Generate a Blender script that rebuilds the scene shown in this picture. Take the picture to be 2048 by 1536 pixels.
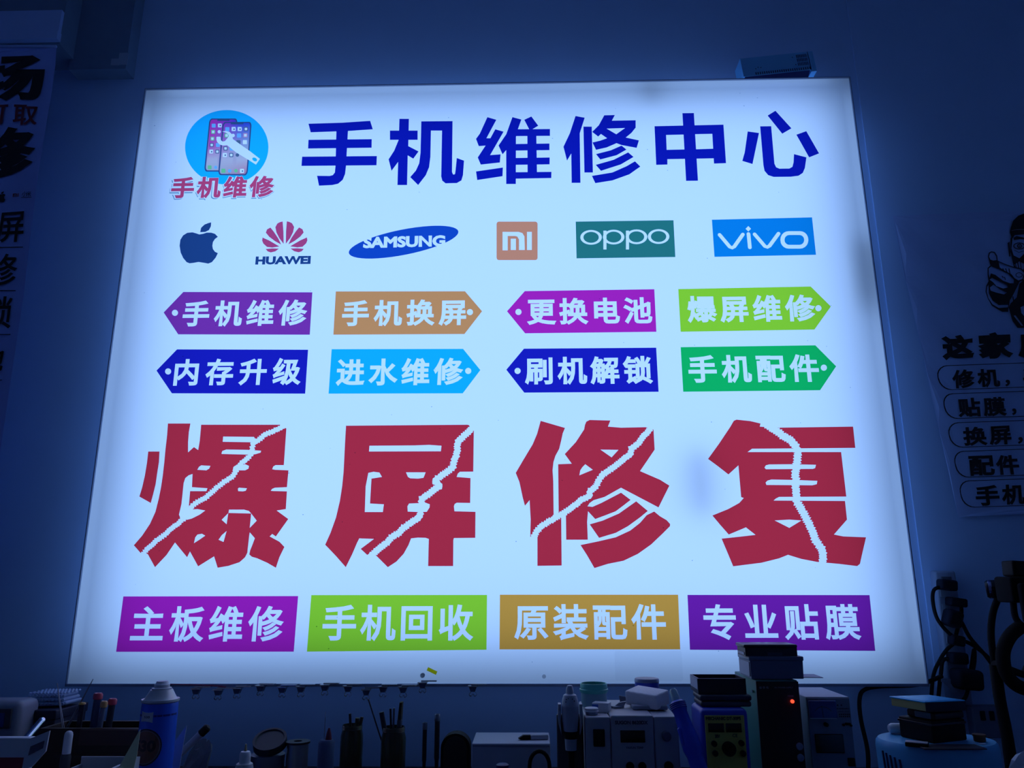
import bpy, bmesh, math, random
import numpy as np
from mathutils import Vector, Matrix
from mathutils.geometry import delaunay_2d_cdt

for o in list(bpy.data.objects):
    bpy.data.objects.remove(o)
SC = bpy.context.scene
C = SC.collection
PI = math.pi

# ------------------------------------------------------------------ camera
SIGN_Z = 0.974                       # lower edge of the lit sign above the floor
F = 1540.0
CAM = Vector((0.09164917, -1.90425239, 0.22635948 + SIGN_Z))
PITCH, YAW, ROLL = 0.25294479, 0.0225465, -0.00294956
FW = Vector((-math.sin(YAW) * math.cos(PITCH), math.cos(YAW) * math.cos(PITCH), math.sin(PITCH)))
_rt = Vector((math.cos(YAW), math.sin(YAW), 0))
_up = _rt.cross(FW)
RT = _rt * math.cos(ROLL) + _up * math.sin(ROLL)
UP = _up * math.cos(ROLL) - _rt * math.sin(ROLL)
cd = bpy.data.cameras.new('camera')
cam = bpy.data.objects.new('camera', cd)
C.objects.link(cam)
cd.sensor_width = 36
cd.lens = F * 36 / 2048
cd.clip_start = 0.02
m = Matrix((RT, UP, -FW)).transposed().to_4x4()
m.translation = CAM
cam.matrix_world = m
SC.camera = cam

# ------------------------------------------------------------------ world, exposure, sign light
w = bpy.data.worlds.new('night')
SC.world = w
w.use_nodes = True
w.node_tree.nodes['Background'].inputs[0].default_value = (0.10, 0.25, 1.0, 1)
w.node_tree.nodes['Background'].inputs[1].default_value = 0.004
vs = SC.view_settings
SC.display_settings.display_device = 'sRGB'
vs.view_transform = 'Standard'
vs.look = 'None'
vs.exposure = 0.0
vs.gamma = 1.0
vs.use_curve_mapping = False
SC.cycles.use_denoising = True
SC.cycles.transparent_max_bounces = 12
SC.cycles.max_bounces = 8

LED_COLOR = (0.302, 0.522, 1.0)
LED_POWER = 13.9
ld = bpy.data.lights.new('led_backlight', 'AREA')
ld.shape = 'RECTANGLE'
ld.size, ld.size_y = 1.89, 1.49
ld.energy = LED_POWER
ld.color = LED_COLOR
led = bpy.data.objects.new('led_backlight', ld)
C.objects.link(led)
led.location = (0, 0.098, SIGN_Z + 0.8)
led.rotation_euler = (-PI / 2, 0, 0)   # shines towards -Y, into the face of the light box
GLOW_LIGHTS = []
for x_, z_, rot_, len_ in ((-.975, .8, (0, PI / 2, 0), 1.5), (.975, .8, (0, -PI / 2, 0), 1.5), (0, 1.575, (PI, 0, 0), 1.9)):   # unseen lights added along the rim to make a glow on the wall
    l2 = bpy.data.lights.new('wall_glow_light', 'AREA')
    l2.shape = 'RECTANGLE'
    l2.size, l2.size_y = (len_, .05) if x_ == 0 else (len_, .05)
    l2.energy = .30 * len_ / 1.5
    l2.color = LED_COLOR
    o2 = bpy.data.objects.new('wall_glow_light', l2)
    C.objects.link(o2)
    o2.location = (x_, .06, z_)
    o2.rotation_euler = rot_
    GLOW_LIGHTS.append(o2)


# ------------------------------------------------------------------ helpers
def at(px, py, Y):
    d = FW + RT * ((px - 1024) / F) + UP * ((768 - py) / F)
    t = (Y - CAM.y) / d.y
    return CAM + d * t


def ax(px, py, Y):
    return at(px, py, Y).x


def az(px, py, Y):
    return at(px, py, Y).z


MATS = {}


def mat(name, col=(0.5, 0.5, 0.5), rough=0.5, metal=0.0, emit=None, estr=0, trans=0.0, alpha=1.0, noise=0.0, nscale=30, bump=0.0, spec=0.5):
    if name in MATS:
        return MATS[name]
    mt = bpy.data.materials.new(name)
    mt.use_nodes = True
    nt = mt.node_tree
    b = nt.nodes['Principled BSDF']
    b.inputs['Base Color'].default_value = (*col, 1)
    b.inputs['Roughness'].default_value = rough
    b.inputs['Metallic'].default_value = metal
    b.inputs['Specular IOR Level'].default_value = spec
    if trans:
        b.inputs['Transmission Weight'].default_value = trans
    if alpha < 1:
        b.inputs['Alpha'].default_value = alpha
    if emit:
        b.inputs['Emission Color'].default_value = (*emit, 1)
        b.inputs['Emission Strength'].default_value = estr
    if noise or bump:
        tc = nt.nodes.new('ShaderNodeTexCoord')
        nz = nt.nodes.new('ShaderNodeTexNoise')
        nz.inputs['Scale'].default_value = nscale
        nz.inputs['Detail'].default_value = 5
        nt.links.new(tc.outputs['Object'], nz.inputs['Vector'])
        if noise:
            mr = nt.nodes.new('ShaderNodeMapRange')
            mr.inputs['To Min'].default_value = 1 - noise
            mr.inputs['To Max'].default_value = 1 + noise
            nt.links.new(nz.outputs['Fac'], mr.inputs['Value'])
            mx = nt.nodes.new('ShaderNodeVectorMath')
            mx.operation = 'SCALE'
            mx.inputs[0].default_value = col
            nt.links.new(mr.outputs[0], mx.inputs['Scale'])
            nt.links.new(mx.outputs[0], b.inputs['Base Color'])
        if bump:
            bp = nt.nodes.new('ShaderNodeBump')
            bp.inputs['Strength'].default_value = bump
            bp.inputs['Distance'].default_value = 0.01
            nt.links.new(nz.outputs['Fac'], bp.inputs['Height'])
            nt.links.new(bp.outputs[0], b.inputs['Normal'])
    MATS[name] = mt
    return mt


def film(name, tint=None, attr=None):
    """coloured vinyl film on the lit face: it filters the light that comes through"""
    if name in MATS:
        return MATS[name]
    mt = bpy.data.materials.new(name)
    mt.use_nodes = True
    nt = mt.node_tree
    nt.nodes.remove(nt.nodes['Principled BSDF'])
    out = nt.nodes['Material Output']
    tr = nt.nodes.new('ShaderNodeBsdfTransparent')
    if tint and tint[2] < .9:
        tint = (tint[0], tint[1], tint[2] * .93)
    if tint:
        tr.inputs[0].default_value = (*tint, 1)
    if attr:
        a = nt.nodes.new('ShaderNodeAttribute')
        a.attribute_name = attr
        nt.links.new(a.outputs['Color'], tr.inputs[0])
    df = nt.nodes.new('ShaderNodeBsdfDiffuse')
    if tint:
        df.inputs[0].default_value = (*tint, 1)
    ad = nt.nodes.new('ShaderNodeMixShader')
    ad.inputs[0].default_value = 0.04
    nt.links.new(tr.outputs[0], ad.inputs[1])
    nt.links.new(df.outputs[0], ad.inputs[2])
    nt.links.new(ad.outputs[0], out.inputs[0])
    MATS[name] = mt
    return mt


def translucent(name, col, t=0.85):
    mt = bpy.data.materials.new(name)
    mt.use_nodes = True
    nt = mt.node_tree
    nt.nodes.remove(nt.nodes['Principled BSDF'])
    out = nt.nodes['Material Output']
    a = nt.nodes.new('ShaderNodeBsdfTranslucent')
    a.inputs[0].default_value = (*col, 1)
    b = nt.nodes.new('ShaderNodeBsdfDiffuse')
    b.inputs[0].default_value = (*col, 1)
    mx = nt.nodes.new('ShaderNodeMixShader')
    mx.inputs[0].default_value = t
    nt.links.new(b.outputs[0], mx.inputs[1])
    nt.links.new(a.outputs[0], mx.inputs[2])
    nt.links.new(mx.outputs[0], out.inputs[0])
    MATS[name] = mt
    return mt


def link(name, me, mats, parent=None, smooth=False):
    o = bpy.data.objects.new(name, me)
    for x in (mats if isinstance(mats, (list, tuple)) else [mats]):
        me.materials.append(x)
    if smooth:
        for p in me.polygons:
            p.use_smooth = True
        try:
            me.set_sharp_from_angle(angle=math.radians(40))
        except Exception:
            pass
    C.objects.link(o)
    if parent:
        o.parent = parent
    return o


def tag(o, label, cat, group=None, kind=None):
    o['label'] = label
    o['category'] = cat
    if group:
        o['group'] = group
    if kind:
        o['kind'] = kind
    return o


def thing(name, loc, label, cat, group=None, rz=0.0):
    o = bpy.data.objects.new(name, None)
    o.empty_display_size = 0.02
    C.objects.link(o)
    o.location = loc
    o.rotation_euler.z = rz
    return tag(o, label, cat, group)


class MB:
    """collects shapes into one bmesh"""

    def __init__(s):
        s.bm = bmesh.new()
        s.mi = 0

    def _f(s, vs):
        try:
            f = s.bm.faces.new(vs)
            f.material_index = s.mi
            return f
        except ValueError:
            return None

    def box(s, x0, x1, y0, y1, z0, z1, M=None, taper=0.0):
        t = taper
        P = [(x0, y0, z0), (x1, y0, z0), (x1, y1, z0), (x0, y1, z0), (x0 + t, y0 + t, z1), (x1 - t, y0 + t, z1), (x1 - t, y1 - t, z1), (x0 + t, y1 - t, z1)]
        v = [s.bm.verts.new(M @ Vector(p) if M else p) for p in P]
        for q in ((0, 3, 2, 1), (4, 5, 6, 7), (0, 1, 5, 4), (1, 2, 6, 5), (2, 3, 7, 6), (3, 0, 4, 7)):
            s._f([v[i] for i in q])
        return s

    def rbox(s, x0, x1, y0, y1, z0, z1, r=0.004, seg=3, M=None):
        b2 = bmesh.new()
        bmesh.ops.create_cube(b2, size=1)
        for v in b2.verts:
            v.co = Vector(((x0 + x1) / 2 + v.co.x * (x1 - x0), (y0 + y1) / 2 + v.co.y * (y1 - y0), (z0 + z1) / 2 + v.co.z * (z1 - z0)))
        r = min(r, 0.49 * min(x1 - x0, y1 - y0, z1 - z0))
        bmesh.ops.bevel(b2, geom=list(b2.edges), offset=r, segments=seg, profile=0.5, affect='EDGES')
        if M:
            for v in b2.verts:
                v.co = M @ v.co
        s._merge(b2)
        return s

    def _merge(s, b2):
        b2.verts.index_update()
        mp = [s.bm.verts.new(v.co) for v in b2.verts]
        for f in b2.faces:
            s._f([mp[v.index] for v in f.verts])
        b2.free()

    def lathe(s, prof, seg=24, c=(0, 0, 0), M=None, sx=1.0, sy=1.0):
        rings = []
        for r, z in prof:
            if r < 1e-6:
                p = Vector((c[0], c[1], c[2] + z))
                rings.append([s.bm.verts.new(M @ p if M else p)])
            else:
                rg = []
                for k in range(seg):
                    a = 2 * PI * k / seg
                    p = Vector((c[0] + r * sx * math.cos(a), c[1] + r * sy * math.sin(a), c[2] + z))
                    rg.append(s.bm.verts.new(M @ p if M else p))
                rings.append(rg)
        for a, b in zip(rings, rings[1:]):
            for k in range(seg):
                k2 = (k + 1) % seg
                if len(a) == 1 and len(b) == 1:
                    continue
                if len(a) == 1:
                    s._f([a[0], b[k2], b[k]])
                elif len(b) == 1:
                    s._f([a[k], a[k2], b[0]])
                else:
                    s._f([a[k], a[k2], b[k2], b[k]])
        return s

    def cyl(s, r, z0, z1, seg=24, c=(0, 0, 0), M=None, bev=0.0):
        if bev:
            return s.lathe([(0, z0), (r - bev, z0), (r, z0 + bev), (r, z1 - bev), (r - bev, z1), (0, z1)], seg, c, M)
        return s.lathe([(0, z0), (r, z0), (r, z1), (0, z1)], seg, c, M)

    def tube(s, pts, r, seg=8, r1=None):
        pts = [Vector(p) for p in pts]
        rings = []
        nrm = None
        n = len(pts)
        for i, p in enumerate(pts):
            t = (pts[min(i + 1, n - 1)] - pts[max(i - 1, 0)]).normalized()
            if nrm is None:
                nrm = t.orthogonal().normalized()
            else:
                nrm = (nrm - t * nrm.dot(t)).normalized()
            bn = t.cross(nrm)
            rr = r if r1 is None else r + (r1 - r) * i / (n - 1)
            rings.append([s.bm.verts.new(p + (nrm * math.cos(2 * PI * k / seg) + bn * math.sin(2 * PI * k / seg)) * rr) for k in range(seg)])
        for a, b in zip(rings, rings[1:]):
            for k in range(seg):
                s._f([a[k], a[(k + 1) % seg], b[(k + 1) % seg], b[k]])
        s._f(rings[0][::-1])
        s._f(rings[-1])
        return s

    def prism(s, poly, y0, y1, M=None):
        """polygon in (x, z), extruded along y"""
        A = [s.bm.verts.new(M @ Vector((x, y0, z)) if M else (x, y0, z)) for x, z in poly]
        B = [s.bm.verts.new(M @ Vector((x, y1, z)) if M else (x, y1, z)) for x, z in poly]
        s._f(A)
        s._f(B[::-1])
        n = len(poly)
        for i in range(n):
            s._f([A[i], B[i], B[(i + 1) % n], A[(i + 1) % n]])
        return s

    def out(s, name, mt, parent=None, smooth=True, loc=None):
        bmesh.ops.recalc_face_normals(s.bm, faces=s.bm.faces)
        me = bpy.data.meshes.new(name)
        s.bm.to_mesh(me)
        s.bm.free()
        o = link(name, me, mt, parent, smooth)
        if loc is not None:
            o.location = loc
        return o


def curve(pts, n=8):
    """Catmull-Rom through the points"""
    pts = [Vector(p) for p in pts]
    P = [pts[0] * 2 - pts[1]] + pts + [pts[-1] * 2 - pts[-2]]
    res = []
    for i in range(1, len(P) - 2):
        for k in range(n):
            t = k / n
            a, b, c_, d = P[i - 1], P[i], P[i + 1], P[i + 2]
            res.append(0.5 * ((2 * b) + (c_ - a) * t + (2 * a - 5 * b + 4 * c_ - d) * t * t + (3 * b - a - 3 * c_ + d) * t ** 3))
    res.append(pts[-1])
    return res


# ------------------------------------------------------------------ flat lettering
_GL = {}


def _area(l):
    return 0.5 * sum(a[0] * b[1] - b[0] * a[1] for a, b in zip(l, l[1:] + l[:1]))


def text_loops(s, bold=0.0):
    """outlines of a text (em units), thickened by bold"""
    key = (s, bold)
    if key in _GL:
        return _GL[key]
    cu = bpy.data.curves.new('t', 'FONT')
    cu.body = s
    cu.fill_mode = 'NONE'
    cu.dimensions = '2D'
    cu.resolution_u = 3
    o = bpy.data.objects.new('t', cu)
    C.objects.link(o)
    dg = bpy.context.evaluated_depsgraph_get()
    me = bpy.data.meshes.new_from_object(o.evaluated_get(dg))
    nb = {}
    for e in me.edges:
        a, b = e.vertices
        nb.setdefault(a, []).append(b)
        nb.setdefault(b, []).append(a)
    co = [(v.co.x, v.co.y) for v in me.vertices]
    # the order of the points of one outline follows the vertex order
    seen, loops = set(), []
    for st in range(len(co)):
        if st in seen or st not in nb:
            continue
        lp, prev, cur = [], None, st
        nxt = st + 1 if st + 1 in nb[st] else nb[st][0]
        while cur not in seen:
            seen.add(cur)
            lp.append(co[cur])
            if prev is None:
                prev, cur = cur, nxt
            else:
                n2 = [q for q in nb[cur] if q != prev]
                if not n2:
                    break
                prev, cur = cur, n2[0]
        loops.append(lp)
    bpy.data.objects.remove(o)
    bpy.data.meshes.remove(me)
    cl = []
    for l in loops:
        q = [l[0]]
        for p in l[1:]:
            if (p[0] - q[-1][0]) ** 2 + (p[1] - q[-1][1]) ** 2 > 1e-7:
                q.append(p)
        if (q[0][0] - q[-1][0]) ** 2 + (q[0][1] - q[-1][1]) ** 2 < 1e-7:
            q.pop()
        if len(q) > 2:
            cl.append(q)
    if sum(_area(l) for l in cl) < 0:
        cl = [l[::-1] for l in cl]
    if bold:
        cl = [grow(l, bold) for l in cl]
    _GL[key] = cl
    return cl


def grow(l, d):
    n = len(l)
    res = []
    for i in range(n):
        a, b, c_ = l[i - 1], l[i], l[(i + 1) % n]
        e1 = (b[0] - a[0], b[1] - a[1])
        e2 = (c_[0] - b[0], c_[1] - b[1])
        l1, l2 = math.hypot(*e1), math.hypot(*e2)
        n1 = (e1[1] / l1, -e1[0] / l1)
        n2 = (e2[1] / l2, -e2[0] / l2)
        dt = n1[0] * n2[0] + n1[1] * n2[1]
        k = d / max(1 + dt, 0.45)
        res.append((b[0] + (n1[0] + n2[0]) * k, b[1] + (n1[1] + n2[1]) * k))
    return res


def bbox(loops):
    xs = [p[0] for l in loops for p in l]
    ys = [p[1] for l in loops for p in l]
    return min(xs), min(ys), max(xs), max(ys)


def word(s, u0, v0, u1, v1, bold=0.022, latin=False):
    """outlines of a word fitted to a box (v up)"""
    W, H = u1 - u0, v1 - v0
    if latin or len(s) == 1:
        L = text_loops(s, bold)
    else:
        gl = [text_loops(ch, bold) for ch in s]
        bb = [bbox(g) for g in gl]
        h = max(b[3] for b in bb) - min(b[1] for b in bb)
        e = H / h
        adv = (W / e - (bb[-1][2] - bb[0][0])) / (len(s) - 1)
        L = [[(p[0] + adv * i, p[1]) for p in l] for i, g in enumerate(gl) for l in g]
    b = bbox(L)
    return [[(u0 + (p[0] - b[0]) / (b[2] - b[0]) * W, v0 + (p[1] - b[1]) / (b[3] - b[1]) * H) for p in l] for l in L]


def inside(pts, loops):
    """winding number of points"""
    wn = np.zeros(len(pts), int)
    x, y = pts[:, 0], pts[:, 1]
    for l in loops:
        a = np.array(l)
        b = np.roll(a, -1, 0)
        for (x0, y0), (x1, y1) in zip(a, b):
            if y0 == y1:
                continue
            cr = (x1 - x0) * (y - y0) - (x - x0) * (y1 - y0)
            if y1 > y0:
                wn += ((y0 <= y) & (y < y1) & (cr > 0))
            else:
                wn -= ((y1 <= y) & (y < y0) & (cr < 0))
    return wn


def planar(name, layers, Y, mats, parent=None, extra=None, vcol=None, local=None):
    """layers: (outlines in the plane, material index or -1 for bare ground); the topmost layer wins. (x, z) in the plane y = Y"""
    V, E = [], []
    for loops, mi in layers:
        for l in loops:
            s0 = len(V)
            V += [Vector(p) for p in l]
            E += [(s0 + i, s0 + (i + 1) % len(l)) for i in range(len(l))]
    for p in extra or []:
        V.append(Vector(p))
    v, e, f = delaunay_2d_cdt(V, E, [], 0, 1e-6)[:3]
    v = np.array([(p.x, p.y) for p in v])
    tri = np.array([list(t)[:3] for t in f])
    cen = v[tri].mean(1)
    top = np.full(len(tri), -1)
    for loops, mi in layers:
        top[inside(cen, loops) != 0] = mi
    keep = top >= 0
    tri, top = tri[keep], top[keep]
    used, inv = np.unique(tri, return_inverse=True)
    inv = inv.reshape(-1, 3)
    P = v[used]
    me = bpy.data.meshes.new(name)
    Yf = Y if callable(Y) else (lambda x, z: Y)
    faces = []
    for t in inv:
        a, b, c_ = P[t[0]], P[t[1]], P[t[2]]
        if (b[0] - a[0]) * (c_[1] - a[1]) - (b[1] - a[1]) * (c_[0] - a[0]) < 0:
            t = t[::-1]
        faces.append([int(q) for q in t])
    ox, oy, oz = local if local else (0, 0, 0)
    me.from_pydata([(float(p[0]) - ox, Yf(p[0], p[1]) - oy, float(p[1]) - oz) for p in P], [], faces)
    me.polygons.foreach_set('material_index', [int(q) for q in top])
    if vcol:
        ca = me.color_attributes.new('print', 'FLOAT_COLOR', 'POINT')
        for i, p in enumerate(P):
            ca.data[i].color = (*vcol(p[0], p[1]), 1)
    return link(name, me, mats, parent)


def stroke(pts, w, closed=False):
    """outline polygon of a polyline of width w (2D)"""
    pts = [Vector(p) for p in pts]
    L, R = [], []
    n = len(pts)
    for i, p in enumerate(pts):
        if closed:
            t = pts[(i + 1) % n] - pts[i - 1]
        else:
            t = pts[min(i + 1, n - 1)] - pts[max(i - 1, 0)]
        t.normalize()
        q = Vector((-t.y, t.x)) * w / 2
        L.append(tuple(p + q))
        R.append(tuple(p - q))
    if closed:
        return [L, R[::-1]] if abs(_area(L)) > abs(_area(R)) else [R, L[::-1]]
    return [ccw(L + R[::-1])]


def ccw(l):
    l = [tuple(p) for p in l]
    return l if _area(l) > 0 else l[::-1]


def ell(cx, cy, rx, ry, n=32, rot=0.0):
    c_, s_ = math.cos(rot), math.sin(rot)
    return [(cx + rx * math.cos(a) * c_ - ry * math.sin(a) * s_, cy + rx * math.cos(a) * s_ + ry * math.sin(a) * c_) for a in [2 * PI * k / n for k in range(n)]]


def rrect(x0, y0, x1, y1, r, n=5):
    res = []
    for cx, cy, a0 in ((x1 - r, y1 - r, 0), (x0 + r, y1 - r, PI / 2), (x0 + r, y0 + r, PI), (x1 - r, y0 + r, 1.5 * PI)):
        for k in range(n + 1):
            a = a0 + PI / 2 * k / n
            res.append((cx + r * math.cos(a), cy + r * math.sin(a)))
    return res


class View:
    """a crop of the photograph used while measuring: (u, v) in the crop -> a point of a plane in the room"""

    def __init__(s, ox, oy, k, Y):
        s.ox, s.oy, s.k, s.Y = ox, oy, k, Y

    def p(s, u, v):
        q = at(s.ox + u / s.k, s.oy + v / s.k, s.Y)
        return (q.x, q.z)

    def loop(s, l):
        return ccw([s.p(*q) for q in l])

    def loops(s, ls):
        return [s.loop(l) for l in ls]

    def word(s, t, x0, y0, x1, y1, bold=0.022, latin=False):
        xm, ym = (x0 + x1) / 2, (y0 + y1) / 2
        return word(t, s.p(x0, ym)[0], s.p(xm, y1)[1], s.p(x1, ym)[0], s.p(xm, y0)[1], bold, latin)

    def quad(s, t, tl, tr, br, bl, bold=0.022, latin=False):
        L = word(t, 0, 0, 1, 1, bold, latin) if len(t) == 1 or latin else None
        if L is None:
            asp = math.hypot(tr[0] - tl[0], tr[1] - tl[1]) / math.hypot(bl[0] - tl[0], bl[1] - tl[1])
            L = [[(p[0] / asp, p[1]) for p in l] for l in word(t, 0, 0, asp, 1, bold)]
        res = []
        for l in L:
            q = []
            for a, b in l:
                tx = tl[0] + (tr[0] - tl[0]) * a
                ty = tl[1] + (tr[1] - tl[1]) * a
                bx = bl[0] + (br[0] - bl[0]) * a
                by = bl[1] + (br[1] - bl[1]) * a
                q.append(s.p(bx + (tx - bx) * b, by + (ty - by) * b))
            res.append(q)
        return res


# ------------------------------------------------------------------ the room
WALL_Y = 0.12
PIER_Y = 0.115
CEIL = 3.15
BENCH = 0.78
M_wall = mat('wall_paint', (0.50, 0.68, 0.98), 0.85, noise=0.05, nscale=6, bump=0.12)
M_ceil = mat('ceiling_paint', (0.6, 0.7, 0.85), 0.9, noise=0.03)
M_floor = mat('floor_tile', (0.05, 0.05, 0.06), 0.5, noise=0.1)


def struct(name, x0, x1, y0, y1, z0, z1, mt):
    o = MB().box(x0, x1, y0, y1, z0, z1).out(name, mt, smooth=False)
    o['kind'] = 'structure'
    return o


XL, XR, YF = -2.1, 2.1, -3.4
struct('floor', XL - .1, XR + .1, YF - .1, 0.2, -0.1, 0, M_floor)
struct('ceiling', XL - .1, XR + .1, YF - .1, 0.2, CEIL, CEIL + .1, M_ceil)
struct('wall_back', XL - .1, XR + .1, WALL_Y, 0.2, 0, CEIL, M_wall)
struct('wall_left', XL - .1, XL, YF, WALL_Y, 0, CEIL, M_wall)
struct('wall_right', XR, XR + .1, YF, WALL_Y, 0, CEIL, M_wall)
struct('wall_front', XL - .1, XR + .1, YF - .1, YF, 0, CEIL, mat('far_wall_paint', (0.34, 0.38, 0.46), 0.9, noise=0.05))
pier_x = ax(1692, 0, WALL_Y)
struct('wall_right_pier', pier_x, XR, PIER_Y, WALL_Y, 0, CEIL, M_wall)
# soffit on the near side and the boxed duct on the wall, up by the ceiling
q = at(165, 140, WALL_Y)
best = min((abs(at(125, 86, -y / 1000).x - q.x) + abs(at(125, 86, -y / 1000).z - q.z), -y / 1000) for y in range(-80, 900, 5))
BEAM_Y = best[1]
z_top = az(125, 21, BEAM_Y)
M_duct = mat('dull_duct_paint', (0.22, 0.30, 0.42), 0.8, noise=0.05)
M_trim = mat('white_trim', (0.50, 0.64, 1.0), 0.5)
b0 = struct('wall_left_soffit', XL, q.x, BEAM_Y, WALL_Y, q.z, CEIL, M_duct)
xr = ax(125, 50, BEAM_Y)
z0_, z1_, z2_, z3_ = (az(60, v, BEAM_Y - .012) for v in (90, 80, 64, 21))
struct('trim_1', XL, xr, BEAM_Y - .012, BEAM_Y, z2_ + .002, z3_, M_trim)
struct('trim_2', XL, xr + .002, BEAM_Y - .018, BEAM_Y, z1_, z2_, M_trim)
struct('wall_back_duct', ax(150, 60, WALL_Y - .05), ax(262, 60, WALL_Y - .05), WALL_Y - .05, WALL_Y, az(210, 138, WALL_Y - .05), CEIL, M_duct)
for k_, (a0, a1, a2, a3) in enumerate(((236, 258, 106, 130), (222, 240, 118, 131))):
    p0, p1 = at(a0, a3, WALL_Y - .05), at(a1, a2, WALL_Y - .05)
    o = MB().box(p0.x, p1.x, WALL_Y - .0515 - k_ * .0005, WALL_Y - .05, p0.z, p1.z).out('trim_%d' % (3 + k_), mat('duct_patch', (0.4, 0.48, 0.6), .6), smooth=False)
    o['kind'] = 'structure'

# ------------------------------------------------------------------ the lit sign
sign = thing('lightbox_sign', (0, 0, SIGN_Z), 'big glowing white light box sign with blue title and red cracked lettering on wall', 'sign')
led.parent = sign
led.location = (0, 0.098, 0.8)
for o2 in GLOW_LIGHTS:
    o2.parent = sign
M_alu = mat('dull_aluminium', (0.35, 0.42, 0.6), 0.45, 0.3)
M_dark = mat('shade_block_dark', (0.02, 0.02, 0.025), 0.7)  # for the added shading blocks inside the box
M_side = translucent('glow_leak_side', (0.8, 0.9, 1.0), 0.9)  # unseen sides made translucent to throw a glow on the wall around
panel_m = translucent('milky_acrylic', (0.93, 0.93, 0.93), 0.93)
mb = MB()
mb.box(-1, 1, 0.100, 0.106, 0, 1.6)
mb.out('back_plate', mat('box_back', (0.6, 0.6, 0.6), 0.7), sign, False)
mb = MB()
for x0, x1, z0, z1 in ((-1.0, -0.998, 0, 1.6), (0.998, 1.0, 0, 1.6), (-1, 1, 1.598, 1.6)):
    mb.box(x0, x1, 0.004, 0.100, z0, z1)
mb.out('side_wall', M_side, sign, False)
MB().box(-1, 1, 0.004, 0.100, 0, 0.002).out('bottom_wall', translucent('dim_leak_bottom', (0.62, 0.68, 0.78), 0.9), sign, False)  # darker than the other sides so less added glow reaches the wall below
mb = MB()
for x0, x1, z0, z1 in ((-1.0025, -1.0, -.006, 1.6025), (1.0, 1.0025, -.006, 1.6025), (-1.0025, 1.0025, -.006, 0), (-1.0025, 1.0025, 1.6, 1.6025)):
    mb.box(x0, x1, -0.003, 0.012, z0, z1)
mb.out('edge_frame', M_alu, sign, False)
me = bpy.data.meshes.new('light_panel')
me.from_pydata([(-1, 0.002, 0), (1, 0.002, 0), (1, 0.002, 1.6), (-1, 0.002, 1.6)], [], [(0, 1, 2, 3)])
link('light_panel', me, panel_m, sign)
# unseen blocks added inside the box to shade soft dim patches on the face
for (px, py, sx, sz) in ((1298, 200, .040, .10), (1700, 560, .040, .20), (1392, 970, .034, .15)):
    c_ = at(px, py, 0.05)
    MB().rbox(c_.x - sx / 2, c_.x + sx / 2, 0.046, 0.058, c_.z - sz / 2 - SIGN_Z, c_.z + sz / 2 - SIGN_Z, .003).out('shade_block', M_dark, sign)

FILM = -0.0006
LOC = (0, 0, SIGN_Z)


def print_on(name, layers, mats, **k):
    return planar(name, layers, FILM, mats, sign, local=LOC, **k)


f_title = film('film_title_blue', (.006, .014, .40))
f_red = film('film_red', (.80, .034, .056))
F0 = View(0, 0, 1, FILM)
# title
TA = View(580, 200, 2048 / 540, FILM)
TB = View(1100, 200, 2048 / 580, FILM)
TITLE = TA.loops([
    [(140, 180), (400, 172), (608, 158), (628, 222), (440, 235), (157, 245)], [(140, 302), (620, 297), (619, 362), (137, 368)], [(92, 430), (659, 425), (656, 495), (87, 500)],
    [(352, 228), (440, 228), (425, 500), (418, 560), (400, 605), (365, 635), (320, 645), (220, 650), (205, 575), (300, 576), (325, 570), (340, 550), (345, 500)],
    [(830, 143), (902, 143), (897, 350), (975, 390), (935, 445), (893, 420), (888, 645), (815, 645), (820, 470), (770, 537), (748, 450), (790, 385), (825, 300)],
    [(758, 232), (968, 232), (968, 302), (758, 302)],
    [(996, 162), (1233, 160), (1229, 545), (1235, 562), (1243, 566), (1252, 560), (1256, 530), (1265, 440), (1320, 460), (1312, 570), (1300, 610), (1265, 630), (1180, 632), (1155, 612), (1147, 580),
     (1153, 232), (1069, 232), (1065, 430), (1055, 510), (1030, 570), (972, 645), (912, 585), (955, 535), (980, 480), (990, 400)],
    [(1497, 130), (1565, 150), (1490, 290), (1520, 290), (1557, 222), (1620, 240), (1518, 418), (1597, 412), (1592, 474), (1447, 490), (1424, 436), (1483, 346), (1432, 350), (1411, 295), (1440, 255)],
    [(1411, 542), (1615, 512), (1612, 578), (1420, 607)],
    [(1687, 130), (1755, 148), (1722, 240), (1714, 280), (1713, 637), (1640, 637), (1640, 380), (1612, 412), (1582, 345), (1640, 260)],
    [(1777, 150), (1831, 125), (1883, 195), (1835, 224), (1815, 224)], [(1690, 222), (1972, 220), (1972, 272), (1690, 274)], [(1690, 334), (1968, 330), (1968, 380), (1690, 384)],
    [(1690, 440), (1970, 436), (1969, 488), (1690, 492)], [(1690, 548), (1983, 545), (1982, 592), (1690, 597)], [(1800, 240), (1868, 240), (1874, 570), (1802, 570)]])
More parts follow.
